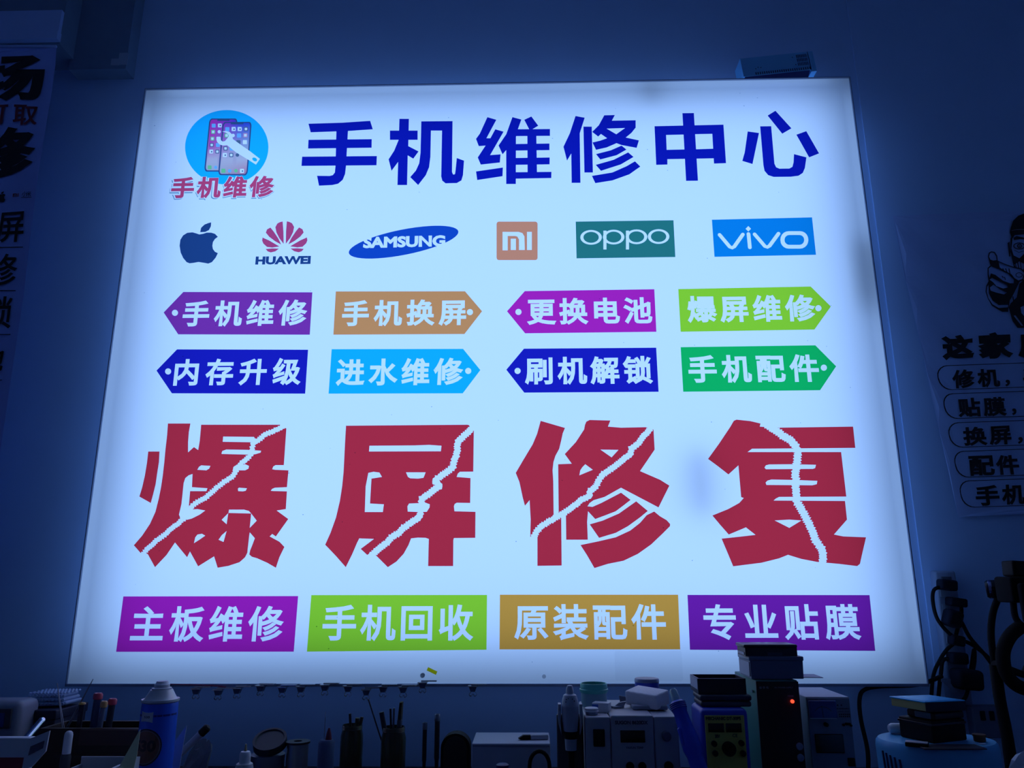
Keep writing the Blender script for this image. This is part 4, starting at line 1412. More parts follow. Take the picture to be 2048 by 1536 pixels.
random.seed(2)
jar_tool('tweezers', J1, 700, 1427, .006, .0028, cdk, 'dark pointed tweezers standing highest in the first tool jar', 'tweezers')
jar_tool('hand_tool', J1, 715, 1436, .002, .0045, P('olive_handle', (.06, .06, .03), .6), 'thick olive tool handle in the first tool jar', 'tool')
jar_tool('hand_tool', J1, 724, 1434, -.004, .0035, P('brown_handle', (.05, .04, .03), .6), 'thin brown tool handle at rim of the first tool jar', 'tool')
jar_tool('wire_probe', J2, 737, 1399, .012, .0015, cdk, 'long thin dark wire leaning out of the second tool jar', 'probe')
jar_tool('hand_tool', J2, 763, 1424, .006, .0052, P('navy_grip', (.02, .03, .06), .6), 'thick dark grip at the low side of the leaning wire', 'tool')
jar_tool('tweezers', J2, 781, 1417, .001, .0022, cdk, 'thin tweezers just beside the thick dark grip', 'tweezers')
jar_tool('tweezers', J2, 788, 1416, -.002, .0022, P('dark_steel'), 'thin tweezers between the thick grip and flat brush', 'tweezers')
a1 = at(803, 1404, -.15)
b = Vector((J2.location.x + .004, -.15, BENCH + .0045))
d_ = a1 - b
t = thing('flat_brush', b, 'flat wide brush standing bristles up in the second tool jar', 'brush')
Mq = d_.to_track_quat('Z', 'Y').to_matrix().to_4x4()
L_ = d_.length
MB().rbox(-.004, .004, -.003, .003, 0, L_ - .06, .001, M=Mq).out('handle', P('brush_wood', (.07, .05, .03), .6), t)
MB().rbox(-.011, .011, -.004, .004, L_ - .06, L_ - .034, .001, M=Mq).out('ferrule', P('dull_metal', (.12, .12, .14), .4, .7), t)
MB().box(-.0105, .0105, -.0035, .0035, L_ - .034, L_, M=Mq, taper=.0008).out('bristles', P('dark_bristle', (.05, .045, .035), .9, bump=.5, nscale=200), t, False)

hb = root('tool_block', 864, -.08, 'dark foam block holding two upright nut drivers', 'block')
MB().rbox(-.035, .035, -.02, .02, 0, .022, .003).out('foam', P('dark_foam'), hb)
for px, py, r_, lab in ((850, 1445, .0048, 'short dark upright nut driver in the foam block'), (875, 1428, .0056, 'taller upright nut driver with steel socket in the foam block')):
    p1 = at(px, py, -.08)
    t = thing('nut_driver', (p1.x, -.08, BENCH + .0222), lab, 'nut driver', 'nut drivers in the foam block')
    L_ = p1.z - BENCH - .0222
    MB().lathe([(0, 0), (r_ * .7, 0), (r_ * .8, L_ * .2), (r_, L_ * .25), (r_, L_ - .012), (0, L_ - .012)], 12).out('shaft', cdk, t)
    MB().lathe([(r_ * 1.15, L_ - .014), (r_ * 1.15, L_ - .001), (r_, L_), (r_ * .6, L_), (r_ * .55, L_ - .008), (0, L_ - .008)], 12).out('socket', P('dark_steel'), t)

t = root('round_case', 913, -.16, 'black round topped case between the nut drivers and pale carton', 'case')
h2 = wd(884, 942, 1490, -.16) / 2
zz = az(913, 1464, -.16) - BENCH
prof = [(-h2, 0), (h2, 0), (h2, zz - h2 * .9)] + [(h2 * math.cos(a), zz - h2 * .9 + h2 * .9 * math.sin(a)) for a in [PI * k / 14 for k in range(1, 14)]] + [(-h2, zz - h2 * .9)]
MB().prism(prof, -.018, .018).out('shell', blk, t)
MB().prism([(x * .8, .004 + z * .92) for x, z in prof], -.0195, -.0175).out('front_cover', P('black_satin', (.015, .015, .02), .3), t)

t = root('white_carton', 1022, -.22, 'low pale carton between the black round case and hot air handle', 'carton')
h2 = wd(943, 1100, 1490, -.22) / 2
zz = az(1022, 1487, -.22) - BENCH
MB().rbox(-h2, h2, 0, .12, 0, zz, .002).out('body', P('pale_card', (.42, .46, .58), .7), t)
MB().box(-h2 + .002, h2 - .002, -.001, .0, zz - .006, zz - .002).out('lid_edge', P('card_edge', (.22, .25, .34), .7), t, False)
Z1 = BENCH + zz
p0 = at(1068, 1480, -.18)
t = thing('utility_knife', (p0.x, -.18, Z1 + .0052), 'slim grey utility knife with dark tip lying on pale carton', 'knife', rz=.12)
hl = wd(1040, 1098, 1480, -.18) / 2
MB().rbox(-hl * .25, hl, -.007, .007, -.005, .005, .003).out('handle', P('grey_knife', (.35, .38, .48), .5), t)
MB().prism([(-hl * .25, -.004), (-hl * .95, -.004), (-hl * 1.1, -.002), (-hl * .75, .004), (-hl * .25, .004)], -.005, .005).out('tip_guard', blk, t)
c0 = at(1079, 1532, -.30)
pts = [Vector((c0.x + .019 * math.cos(a), -.30, c0.z + .026 * math.sin(a))) for a in [PI * k / 12 for k in range(13)]]
pts = [Vector((pts[0].x + .002, -.30, BENCH + .004))] + pts + [Vector((pts[-1].x - .002, -.30, BENCH + .004))]
tag(MB().tube(pts, .0038, 8).out('cable_loop', blk2), 'black cable loop standing in front of the pale carton', 'cable')
p0 = at(1005, 1527, -.33)
t = thing('ink_bottle', (p0.x, -.33, BENCH), 'small dark blue capped bottle in front of the pale carton', 'bottle')
zz = p0.z - BENCH
MB().cyl(.015, 0, zz - .012, 20, bev=.002).out('bottle_body', P('dark_blue_bottle', (.02, .03, .2), .35), t)
MB().lathe([(.012, zz - .012), (.012, zz - .002), (.009, zz), (0, zz)], 20).out('cap', P('navy_cap', (.015, .02, .15), .4), t)

# ---- hot air station and its handle
HY = -.34
greyp = P('grey_handle_plastic', (.42, .46, .56), .5)
t = root('hot_air_gun', 1141, HY, 'grey hot air handle standing nozzle up in its holder', 'hot air tool')
s_ = wd(1000, 1100, 1450, HY) / 100
zz = lambda v: az(1141, v, HY) - BENCH
MB().lathe([(0, zz(1500)), (11 * s_, zz(1500)), (12 * s_, zz(1478)), (17 * s_, zz(1430)), (17 * s_, zz(1412)), (0, zz(1412))], 24).out('grip', greyp, t)
MB().lathe([(17 * s_, zz(1413)), (16 * s_, zz(1400)), (13 * s_, zz(1390)), (8 * s_, zz(1387)), (7.5 * s_, zz(1378)), (5 * s_, zz(1371)), (0, zz(1370))], 24).out('nozzle', P('worn_grey', (.50, .54, .64), .45), t)
mb = MB()
for x, z in ((-8, 1397), (-4, 1395), (-9, 1402), (4, 1396), (8, 1400)):
    mb.cyl(1.0 * s_, -.0005, .0005, 8, M=Matrix.Translation((x * s_, -16.3 * s_ * math.cos(math.asin(min(1, abs(x) / 17))), zz(z))) @ Mx)
mb.out('vent_holes', blk, t)
MB().lathe([(12.4 * s_, zz(1477)), (13.6 * s_, zz(1464)), (13.8 * s_, zz(1462)), (12.5 * s_, zz(1460))], 24).out('ring', blk, t)
MB().tube(curve([(0, 0, zz(1500)), (0, .0, zz(1515)), (0, .004, .03), (-.01, .008, .012), (-.03, .010, .010)], 6), 6 * s_, 8).out('hose', blk2, t)
h_ = root('handle_holder', 1141, HY + .002, 'forked grey holder gripping the hot air handle', 'holder')
for sx in (-1, 1):
    MB().prism([(sx * 24 * s_, zz(1408)), (sx * 18.5 * s_, zz(1408)), (sx * 18.5 * s_, zz(1425)), (sx * 20 * s_, zz(1440)), (sx * 18.3 * s_, zz(1470)), (sx * 23 * s_, zz(1452)), (sx * 25 * s_, zz(1430))], -.006, .016).out('prong', greyp, h_, False)
MB().rbox(-27 * s_, 27 * s_, .0185, .028, 0, zz(1432), .003).out('back_bracket', dgrey, h_)
for sx in (-1, 1):
    MB().box(min(sx * 18.6 * s_, sx * 24 * s_), max(sx * 18.6 * s_, sx * 24 * s_), .015, .0195, zz(1450), zz(1434)).out('web', dgrey, h_, False)

SY = -.36
st = root('hot_air_station', 1264, SY, 'white hot air rework station with dark display and round knob', 'rework station')
h2 = wd(1171, 1357, 1436, SY) / 2
zt = az(1264, 1431, SY) - BENCH
sk = wd(1171, 1357, 1436, SY) / 186
cream = P('station_plastic', (.42, .42, .47), .5)
MB().rbox(-h2, -h2 + 50 * sk, .002, .20, 0, zt - .003, .003).rbox(-h2 + 51 * sk, h2 - 50 * sk, 0, .20, 0, zt, .003).rbox(h2 - 49 * sk, h2, .002, .20, 0, zt - .002, .003).out('case', cream, st)


def fx(px):
    return (px - 1264) * sk


def fz(py):
    return az(1264, py, SY) - BENCH


fz0 = lambda py: zt + (1431 - py) * sk * .98
MB().rbox(fx(1186), fx(1209), -.003, .004, fz0(1490), fz0(1457), .002).out('power_switch', blk, st)
MB().rbox(fx(1240), fx(1289), -.002, .004, fz0(1482), fz0(1459), .001).out('display', P('dark_display', (.006, .007, .010), .15), st)
MB().cyl(9 * sk, 0, .012, 22, M=Matrix.Translation((fx(1331), .003, fz0(1469))) @ Mx, bev=.001).out('knob', P('station_knob', (.12, .13, .18), .4), st)
MB().cyl(9 * sk, 0, .006, 18, M=Matrix.Translation((fx(1333), .003, fz0(1526))) @ Mx).out('button', blk, st)
for px in (1257, 1281):
    MB().cyl(8 * sk, 0, .004, 18, M=Matrix.Translation((fx(px), .001, fz0(1526))) @ Mx).out('button', blk, st)
ik = P('station_ink', (.04, .045, .07), .6)
flat_text('name_lettering', 'SUGON 8620DX', st, fx(1230), fz0(1448), fx(1296), fz0(1440.5), -.0004, ik, .05)
flat_text('small_lettering', 'YAXUN TEMP', st, fx(1250), fz0(1494), fx(1285), fz0(1489.5), -.0004, ik, .03)
ZS = BENCH + zt + .0002

# things lying on the station
gj = thing('green_jar', (ax(1188, 1395, -.25), -.25, ZS), 'round jar with sea green rim on the rework station', 'jar')
rg = wd(1161, 1215, 1370, -.25) / 2
zg, zg2 = az(1188, 1366, -.25) - ZS, az(1188, 1383, -.25) - ZS
MB().lathe([(0, 0), (rg * .93, 0), (rg * .95, .004), (rg * .95, zg2), (0, zg2)], 30).out('jar_body', P('pale_teal', (.22, .42, .50), .35), gj)
MB().lathe([(rg * .97, zg2 - .002), (rg * 1.06, zg2 + .002), (rg * 1.06, zg2 + .005), (rg, zg2 + .006), (rg, zg - .002), (rg * .97, zg), (rg * .9, zg), (rg * .9, zg2), (0, zg2)], 30).out('rim', P('sea_green', (.10, .55, .48), .35), gj)
t = thing('small_jar', (ax(1183, 1420, -.33), -.33, ZS - .003), 'tiny jar with pale screw cap at edge of the rework station', 'jar')
rc = wd(1169, 1196, 1418, -.33) / 2
zc = az(1183, 1415, -.33) - ZS + .003
MB().cyl(rc * .92, 0, zc * .5, 20, bev=.001).out('jar_body', P('pale_blue_jar', (.3, .36, .5), .3), t)
MB().lathe([(rc * 1.05, zc * .45), (rc * 1.05, zc * .55), (rc, zc * .6), (rc, zc - .001), (rc * .9, zc), (0, zc)], 22).out('cap', white, t)
t = thing('medicine_box', (ax(1204, 1415, -.305), -.300, ZS - .003), 'small white and blue box beside the tiny capped jar', 'box', rz=-.35)
zb = az(1204, 1405, -.305) - ZS + .003
MB().rbox(-.016, .016, -.011, .011, 0, zb, .001).out('carton', white, t)
MB().box(-.0165, -.004, -.0117, .011, .0008, zb - .003).out('blue_print', P('blue_print', (.02, .12, .55), .5), t, False)
sp_ = thing('sponge_block', (ax(1295, 1405, -.27), -.27, ZS + .0165), 'white sponge block tilted on top of the rework station', 'sponge', rz=-.72)
MB().rbox(-.036, .036, -.024, .024, -.0105, .0165, .003, M=Matrix.Rotation(.14, 4, 'X') @ Matrix.Rotation(.05, 4, 'Y')).out('foam', P('white_foam', (.80, .80, .86), .9, bump=.2, nscale=150), sp_)
tag(MB().rbox(-.034, .034, -.03, .03, 0, .0085, .003).out('flat_pad', P('grey_pad', (.30, .33, .42), .7), loc=(ax(1297, 1424, -.27), -.27, ZS)), 'thin grey pad lying beneath the white sponge block', 'pad')
bt_ = thing('blue_tin', (ax(1295, 1380, -.20), -.195, ZS), 'dark blue round tin behind the white sponge block', 'tin')
rt = wd(1271, 1319, 1365, -.2) / 2
zz_ = az(1295, 1360, -.2) - ZS
MB().lathe([(0, 0), (rt, 0), (rt, zz_), (0, zz_)], 30).out('tin_body', P('royal_blue', (.01, .04, .50), .35), bt_)
MB().lathe([(rt * 1.02, zz_ - .004), (rt * 1.02, zz_ + .001), (rt * .97, zz_ + .003), (0, zz_ + .0035)], 30).out('lid', P('tin_lid', (.22, .26, .42), .4, .3), bt_)
tag(MB().rbox(-.012, .012, -.008, .008, 0, .004, .001, M=Matrix.Rotation(.5, 4, 'Z')).prism([(-.004, .004), (.014, .004), (.018, .012), (.004, .010)], -.003, .003).out('foil_packet', P('pale_foil', (.3, .34, .45), .4), loc=(ax(1234, 1415, -.27), -.27, ZS)),
    'tiny pale foil packet between the green jar and sponge', 'packet')
p1 = at(1238, 1391, -.20)
t = thing('chip_card', (ax(1252, 1415, -.20), -.20, ZS), 'dark flat card leaning between the foil packet and sponge block', 'card')
MB().prism([(-.012, .0), (.012, .0), (p1.x - t.location.x + .012, p1.z - ZS - .002), (p1.x - t.location.x, p1.z - ZS)], -.001, .001).out('card', P('grey_card', (.10, .12, .2), .5), t, False)

# blue desoldering gun leaning beside the station
a1, a0 = at(1345, 1378, -.405), at(1390, 1512, -.45)
d_ = a1 - a0
a00 = a0 - d_ * ((a0.z - BENCH - .004) / d_.z)
t = thing('desoldering_gun', a00, 'bright blue hand tool with clear nozzle leaning between white station and blue meter', 'hand tool')
d_ = a1 - a00
L_ = d_.length
Mq = d_.to_track_quat('Z', 'Y').to_matrix().to_4x4()
bl = P('bright_blue', (.02, .06, .62), .35)
bk = wd(1340, 1380, 1450, -.32) / 40
e0 = (a0 - a00).length
MB().lathe([(0, .001), (14 * bk, .002), (15 * bk, e0 * .9), (15 * bk, e0), (18 * bk, e0 + .012), (17 * bk, e0 + .03), (14.5 * bk, e0 + .05), (13 * bk, L_ - .042), (15 * bk, L_ - .036), (15 * bk, L_ - .026), (11 * bk, L_ - .022), (0, L_ - .022)], 24, M=Mq).out('grip', bl, t)
mb = MB()
for k in range(4):
    mb.lathe([(15 * bk, L_ - .036 + k * .003), (15.8 * bk, L_ - .035 + k * .003), (15 * bk, L_ - .034 + k * .003)], 24, M=Mq)
mb.out('ribbed_collar', P('deep_blue', (.012, .04, .42), .4), t)
MB().lathe([(8 * bk, L_ - .023), (7.5 * bk, L_ - .004), (5 * bk, L_), (0, L_)], 18, M=Mq).out('nozzle', P('clear_nozzle', (.45, .62, .68), .2, 0, alpha=.8), t)
MB().rbox(12 * bk, 19 * bk, -.004, .004, L_ * .62, L_ * .74, .003, M=Mq).out('trigger', bl, t)

# ---- blue power meter
MY = -.40
bm_ = root('power_meter', 1450, MY, 'blue bench power meter with yellow face and two dark displays', 'power supply')
h2 = wd(1402, 1498, 1440, MY) / 2
zt = az(1450, 1418, MY) - BENCH
mk = wd(1402, 1498, 1440, MY) / 96
mx = lambda px: (px - 1450) * mk
mz = lambda py: zt + (1419 - py) * mk * .98
MB().rbox(-h2, h2, 0, .09, 0, zt, .009).out('case', P('meter_blue', (.02, .045, .48), .4), bm_)
MB().rbox(mx(1410), mx(1489), -.0015, .004, .012, mz(1431), .001).out('face_plate', P('meter_yellow', (.55, .50, .10), .6), bm_)
for x0, x1 in ((1416, 1447), (1451, 1482)):
    MB().rbox(mx(x0), mx(x1), -.003, .002, mz(1463), mz(1446), .0008).out('display', P('dark_display'), bm_)
MB().cyl(13 * mk, 0, .013, 24, M=Matrix.Translation((mx(1453), -.001, mz(1493))) @ Mx, bev=.001).out('dial', blk, bm_)
for px, py in ((1425, 1484), (1479, 1483), (1426, 1502), (1481, 1502)):
    MB().cyl(5.6 * mk, 0, .006, 18, M=Matrix.Translation((mx(px), -.001, mz(py))) @ Mx).out('button', blk, bm_)
ik2 = P('meter_ink', (.02, .02, .03), .6)
flat_text('name_lettering', 'MECHANIC DT-30P5', bm_, mx(1412), mz(1440), mx(1482), mz(1433.5), -.002, ik2, .05)
flat_text('small_lettering', 'CE', bm_, mx(1463), mz(1472), mx(1473), mz(1466), -.002, ik2, .01)
flat_text('small_lettering', '30V', bm_, mx(1428), mz(1474), mx(1438), mz(1467), -.002, ik2, .05)
ZM = BENCH + zt + .0003
Lb = ax(1402, 1412, MY + .02)
Rb = ax(1504, 1412, MY + .02)
t = thing('storage_case', ((Lb + Rb) / 2, MY + .02, ZM), 'flat dark plastic case lying directly on the blue power meter', 'case')
hw = (Rb - Lb) / 2
hz_ = az(1450, 1390, MY + .02) - ZM
MB().rbox(-hw, hw, 0, .065, 0, hz_ * .48, .004).out('base', P('case_dark', (.05, .055, .09), .5), t)
MB().rbox(-hw - .001, hw + .001, -.001, .066, hz_ * .5, hz_, .004).out('lid', P('case_lid', (.035, .04, .07), .45), t)
ZM2 = ZM + hz_ + .0002
Lb, Rb = ax(1396, 1370, MY + .03), ax(1492, 1370, MY + .03)
t = thing('open_tray', ((Lb + Rb) / 2, MY + .03, ZM2), 'open black box with pale edge, topmost above the blue meter', 'box')
hw = (Rb - Lb) / 2
hz_ = az(1440, 1357, MY + .03) - ZM2
mb = MB()
mb.box(-hw, hw, 0, .003, 0, hz_).box(-hw, hw, .067, .07, 0, hz_).box(-hw, -hw + .003, .003, .067, 0, hz_).box(hw - .003, hw, .003, .067, 0, hz_).box(-hw + .003, hw - .003, .003, .067, 0, .003)
mb.out('tray', P('tray_dark', (.018, .02, .035), .4), t, False)
MB().box(-hw - .0008, -hw, .002, .068, hz_ * .28, hz_ - .001).out('side_label', P('label_pale', (.40, .45, .58), .5), t, False)

# ---- black power station with green side
KY = -.32
ks = root('power_station', 1561, KY, 'black power unit with green side and glowing red lamp', 'power supply')
h2 = wd(1519, 1603, 1400, KY) / 2
zt = az(1561, 1361, KY) - BENCH
kk = wd(1519, 1603, 1400, KY) / 84
kx = lambda px: (px - 1561) * kk
kz = lambda py: zt + (1361 - py) * kk * .98
MB().rbox(-h2, h2, .003, .16, 0, zt, .0015).out('case', P('green_case', (.03, .20, .16), .5), ks)
MB().rbox(-h2 - .0005, h2 + .0005, -.001, .003, 0, zt - .002, .0005).out('front_panel', P('black_panel', (.010, .010, .014), .4), ks)
pr = P('panel_print', (.22, .24, .32), .6)
flat_text('name_lettering', '创 李 电', ks, kx(1524), kz(1377), kx(1543), kz(1372), -.0014, pr, .03)
flat_text('small_lettering', 'DC POWER SUPPLY', ks, kx(1555), kz(1376), kx(1592), kz(1373), -.0014, pr, .02)
flat_text('small_lettering', 'POWER', ks, kx(1580), kz(1392), kx(1592), kz(1389.5), -.0014, pr, .02)
lamp = MB().lathe([(3.6 * kk, 0), (3.4 * kk, .003), (2.2 * kk, .0055), (0, .0065)], 14, M=Matrix.Translation((kx(1588), -.001, kz(1401))) @ Mx).out('red_lamp', mat('red_led', (.5, .02, .01), .3, emit=(1, .05, .02), estr=2.6), ks)
lamp['label'] = 'lit red indicator lamp'
for py in (1486, 1507):
    MB().cyl(7 * kk, 0, .004, 20, M=Matrix.Translation((kx(1594), -.001, kz(py))) @ Mx, bev=.001).out('socket', P('grey_socket', (.30, .33, .45) if py < 1500 else (.3, .33, .45), .4), ks)
MB().tube([(-h2 - .001, .02, zt - .022), (-h2 - .004, .02, zt - .022)], .003, 8).out('side_screw', steel, ks)
ZK = BENCH + zt + .0002
c0 = at(1545, 1358, KY)
t = thing('thin_card', (ax(1570, 1358, KY + .07), KY + .07, ZK), 'thin card lying under the grey box on the power unit', 'card', rz=-.05)
MB().box(-.055, .066, -.03, .03, 0, .0012).out('card', P('pale_sheet', (.4, .45, .55), .6), t, False)
ZK2 = ZK + .0014
Lb, Rb = ax(1500, 1335, KY + .01), ax(1608, 1335, KY + .01)
t = thing('grey_case', ((Lb + Rb) / 2, KY + .01, ZK2), 'tall grey plastic box with lid on the black power unit', 'case')
hw = (Rb - Lb) / 2
hz_ = az(1550, 1313, KY + .01) - ZK2
MB().box(-hw + .002, hw - .002, .002, .083, 0, hz_ * .8, taper=-.001).out('body', P('smoky_plastic', (.14, .16, .26), .4), t, False)
MB().rbox(-hw - .001, hw + .001, 0, .085, hz_ * .80, hz_, .002).out('lid', P('smoky_lid', (.13, .15, .24), .35), t)
MB().box(-hw - .0002, -hw + .0015, .006, .080, .004, hz_ * .74).out('side_label', P('label_pale'), t, False)
ZK3 = ZK2 + hz_ + .0002
Lb, Rb = ax(1488, 1300, KY + .012), ax(1596, 1300, KY + .012)
t = thing('black_case', ((Lb + Rb) / 2, KY + .012, ZK3), 'low black plastic box topping the tall stack before the sign', 'case')
hw = (Rb - Lb) / 2
hz_ = az(1540, 1289, KY + .012) - ZK3
MB().box(-hw + .003, hw - .001, .003, .062, 0, hz_ * .72).out('body', P('case_black', (.02, .022, .04), .45), t, False)
MB().rbox(-hw, hw, 0, .065, hz_ * .70, hz_, .003).out('lid', P('case_black2', (.022, .025, .045), .35), t)
MB().box(-hw + .002, -hw + .003, .01, .058, .002, hz_ * .3).out('side_label', P('label_pale'), t, False)
MB().box(-.006, .022, .0015, .003, .001, hz_ * .3).out('latch', P('latch_grey', (.05, .06, .1), .5), t, False)

# ---- analogue power supply
AY = -.24
ps = root('analogue_power_supply', 1661, AY, 'white analogue power supply with needle meter beside black unit', 'power supply')
h2 = wd(1617, 1704, 1400, AY) / 2
zt = az(1661, 1394, AY) - BENCH
pk = wd(1617, 1704, 1400, AY) / 87
qx = lambda px: (px - 1661) * pk
qz = lambda py: zt + (1394 - py) * pk * .98
MB().rbox(-h2, h2, .002, .15, 0, zt, .002).out('case', P('supply_white', (.50, .53, .60), .5), ps)
MB().rbox(-h2 + .001, h2 - .001, 0, .003, 0, zt - .003, .0005).out('front_panel', P('supply_panel', (.20, .22, .30), .5), ps)
MB().rbox(qx(1620), qx(1674), -.008, .001, qz(1434), qz(1400), .002).out('meter_window', P('meter_glass', (.05, .08, .30), .15), ps)
MB().box(qx(1621), qx(1672), -.0085, -.002, qz(1434.6), qz(1433)).out('window_edge', P('bright_edge', (.5, .5, .6), .3), ps, False)
arc = [(qx(1646) + 20 * pk * math.cos(a), qz(1432) + 20 * pk * math.sin(a)) for a in [PI * (.2 + .6 * k / 12) for k in range(13)]]
planar('meter_scale', [(stroke(arc, 1.2 * pk), 0), (stroke([(qx(1646), qz(1432)), (qx(1644), qz(1410))], 1.2 * pk), 0)], -.0083, ik2, ps)
MB().cyl(4 * pk, 0, .008, 18, M=Matrix.Translation((qx(1651), 0, qz(1446))) @ Mx).out('adjust_screw', blk, ps)
MB().rbox(qx(1627), qx(1683), -.004, .001, qz(1500), qz(1464), .002).out('dark_panel', P('dark_display'), ps)
MB().rbox(qx(1690), qx(1700), -.004, .001, qz(1447.5), qz(1443), .001).out('switch', blk, ps)
for px, py in ((1686, 1447), (1704, 1448)):
    MB().cyl(2.2 * pk, 0, .004, 12, M=Matrix.Translation((qx(min(px, 1701)), 0, qz(py))) @ Mx).out('button', blk, ps)
MB().rbox(qx(1688), qx(1701), -.004, .001, qz(1524), qz(1509), .001).out('power_switch', blk, ps)
flat_text('name_lettering', '晨曦', ps, qx(1677), qz(1411.5), qx(1688), qz(1408), -.0006, ik2, .03, False)
flat_text('small_lettering', 'DC POWER SUPPLY', ps, qx(1676), qz(1417.5), qx(1701), qz(1415), -.0006, ik2, .06)
flat_text('small_lettering', 'YIHUA 1502D', ps, qx(1678), qz(1423), qx(1701), qz(1421), -.0006, ik2, .03)
mb = MB()
for i in range(6):
    for j in range(2):
        mb.box(qx(1680 + i * 3.8), qx(1682 + i * 3.8), -.0006, .0002, qz(1428.5 + j * 4), qz(1426 + j * 4))
mb.out('vent_slots', blk, ps, False)

# ---- black cable from behind the supply up to the sockets
tag(MB().tube(curve([(ax(1735, 1536, -.02), -.02, BENCH + .006), at(1735, 1500, .03), at(1722, 1440, .07), at(1719, 1400, .09), at(1728, 1380, .10), at(1760, 1373, .10), at(1820, 1371, .07), at(1850, 1366, .02), at(1884, 1352, -.02)], 8), .0048, 8).out('mains_cable', blk2),
    'black mains cable curving up from bench to the wall sockets', 'cable')
tag(MB().rbox(-.007, .007, -.004, .003, -.003, .003, .001).out('cable_clip', white, loc=at(1813, 1369.5, .066)), 'small white clip on the cable under the sign corner', 'clip')

# ---- blue machine and the things on it
FY = -.46
fr = root('blue_machine', 1873, FY, 'rounded pale blue machine with slanted vent slots at end of bench', 'machine', py=1490)
rw = wd(1757, 1990, 1490, FY) / 2
ztp = az(1873, 1478, FY) - BENCH
pale = P('pale_blue_plastic', (.12, .50, .85), .4)
MB().lathe([(0, 0), (rw * .97, 0), (rw * .97, .004), (rw, ztp - .012), (rw * .985, ztp - .004), (rw * .95, ztp), (rw * .85, ztp - .002), (0, ztp - .002)], 56, sy=.78).out('housing', pale, fr)
mb = MB()
for k in range(5):
    a = -2.98 + k * .10
    for (da, zA_, zB_) in ((0, ztp - .115, ztp - .016),):
        p0 = Vector((rw * 1.001 * math.cos(a + .10), rw * .78 * 1.001 * math.sin(a + .10), zA_))
        p1 = Vector((rw * 1.001 * math.cos(a), rw * .78 * 1.001 * math.sin(a), zB_ - k * .002))
        mb.tube([p0, (p0 + p1) / 2 * 1.002, p1], .0018, 6)
mb.out('vent_slots', P('slot_navy', (.01, .03, .12), .7), fr)
ZF = BENCH + ztp - .0018
t = thing('black_station_box', (ax(1863, 1465, FY + .02), FY + .015, ZF), 'squat black box standing on the pale blue machine', 'box', rz=.42)
hz_ = az(1863, 1441, FY - .02) - ZF
MB().rbox(-.040, .040, -.034, .034, 0, hz_, .003).out('body', blk, t)
MB().rbox(-.041, .041, -.035, .035, hz_ - .008, hz_ - .004, .001).out('seam', P('black_satin'), t)
ZF2 = ZF + hz_ + .0002
t = thing('black_holder', (ax(1868, 1430, FY + .02), FY + .015, ZF2), 'small dark holder between the squat black box and blue book', 'holder', rz=.42)
hz2 = az(1868, 1426, FY - .02) - ZF2
MB().rbox(-.034, .036, -.028, .03, 0, max(hz2, .012), .003).out('body', P('holder_dark', (.02, .022, .03), .5), t)
MB().rbox(-.0355, -.033, -.02, .012, .001, max(hz2, .012) - .001, .0008).out('side_label', P('teal_grey', (.14, .22, .30), .5), t)
ZF3 = ZF2 + max(hz2, .012) + .001
bk_ = thing('blue_book', (ax(1860, 1408, FY + .01), FY + .015, ZF3 + .006), 'bright blue covered book lying topmost above the pale blue machine', 'book', rz=.42)
Mk = Matrix.Rotation(.03, 4, 'Y')
MB().rbox(-.048, .045, -.034, .036, -.004, .009, .001, M=Mk).out('page_block', P('yellowed_pages', (.42, .40, .16), .7), bk_)
MB().rbox(-.050, .047, -.0355, .0375, .009, .0115, .001, M=Mk).out('front_cover', P('book_blue', (.05, .50, .95), .35), bk_)
MB().rbox(-.049, .047, -.0365, -.0345, -.005, .010, .0006, M=Mk).out('spine', P('book_black', (.012, .015, .03), .5), bk_)
mb = MB()
mb.box(-.042, .040, -.029, -.0278, .0114, .0118, Mk).box(-.042, -.0408, -.029, .031, .0114, .0118, Mk)
mb.out('cover_line', P('book_dark_blue', (.02, .12, .5), .4), bk_, False)
c0 = at(1798, 1453, FY + .06)
t = thing('white_capsule', (c0.x, FY + .055, ZF + .0092), 'small white capsule bottle lying behind the squat black box', 'bottle')
Mh = Matrix.Rotation(PI / 2, 4, 'Y')
MB().lathe([(0, -.022), (.006, -.0205), (.009, -.015), (.009, .012), (0, .012)], 16, M=Mh).out('bottle_body', white, t)
MB().cyl(.0085, .012, .024, 16, M=Mh).out('cap', offw, t)
c0 = at(1830, 1480, FY - .05)
t = thing('card_reader', (c0.x, FY - .055, ZF + .0003), 'small pale topped card reader at front of the blue machine', 'card reader', rz=-.5)
MB().rbox(-.017, .017, -.009, .009, 0, .006, .001).out('base', blk, t)
MB().rbox(-.0165, .0165, -.0085, .0085, .006, .0075, .0006).out('top_face', P('pale_pink', (.50, .45, .50), .5), t)
c0 = at(1952, 1472, FY)
t = thing('orange_jar', (c0.x, FY - .01, ZF), 'tiny dark orange jar at rim of the blue machine', 'jar')
zz = az(1952, 1466, FY) - ZF
MB().cyl(.0095, 0, zz * .75, 18, bev=.001).out('jar_body', P('amber_jar', (.16, .06, .02), .3), t)
MB().lathe([(.0105, zz * .7), (.0105, zz), (0, zz)], 18).out('cap', P('dark_orange', (.22, .09, .03), .4), t)
tag(MB().rbox(-.005, .005, -.003, .003, 0, .0012, .0004).out('paper_scrap', P('bright_scrap', (.85, .85, .9), .6), loc=(ax(1961, 1484, FY - .03), FY - .035, ZF + .0002)), 'tiny white paper scrap in front of the orange jar', 'paper')
tag(MB().rbox(-.05, .05, -.018, .018, 0, .002, .0008).out('film_sheet', P('brown_film', (.05, .04, .05), .4), loc=(ax(1895, 1487, FY - .055), FY - .062, ZF + .0002)), 'thin dark sheet in front of the squat black box', 'sheet')

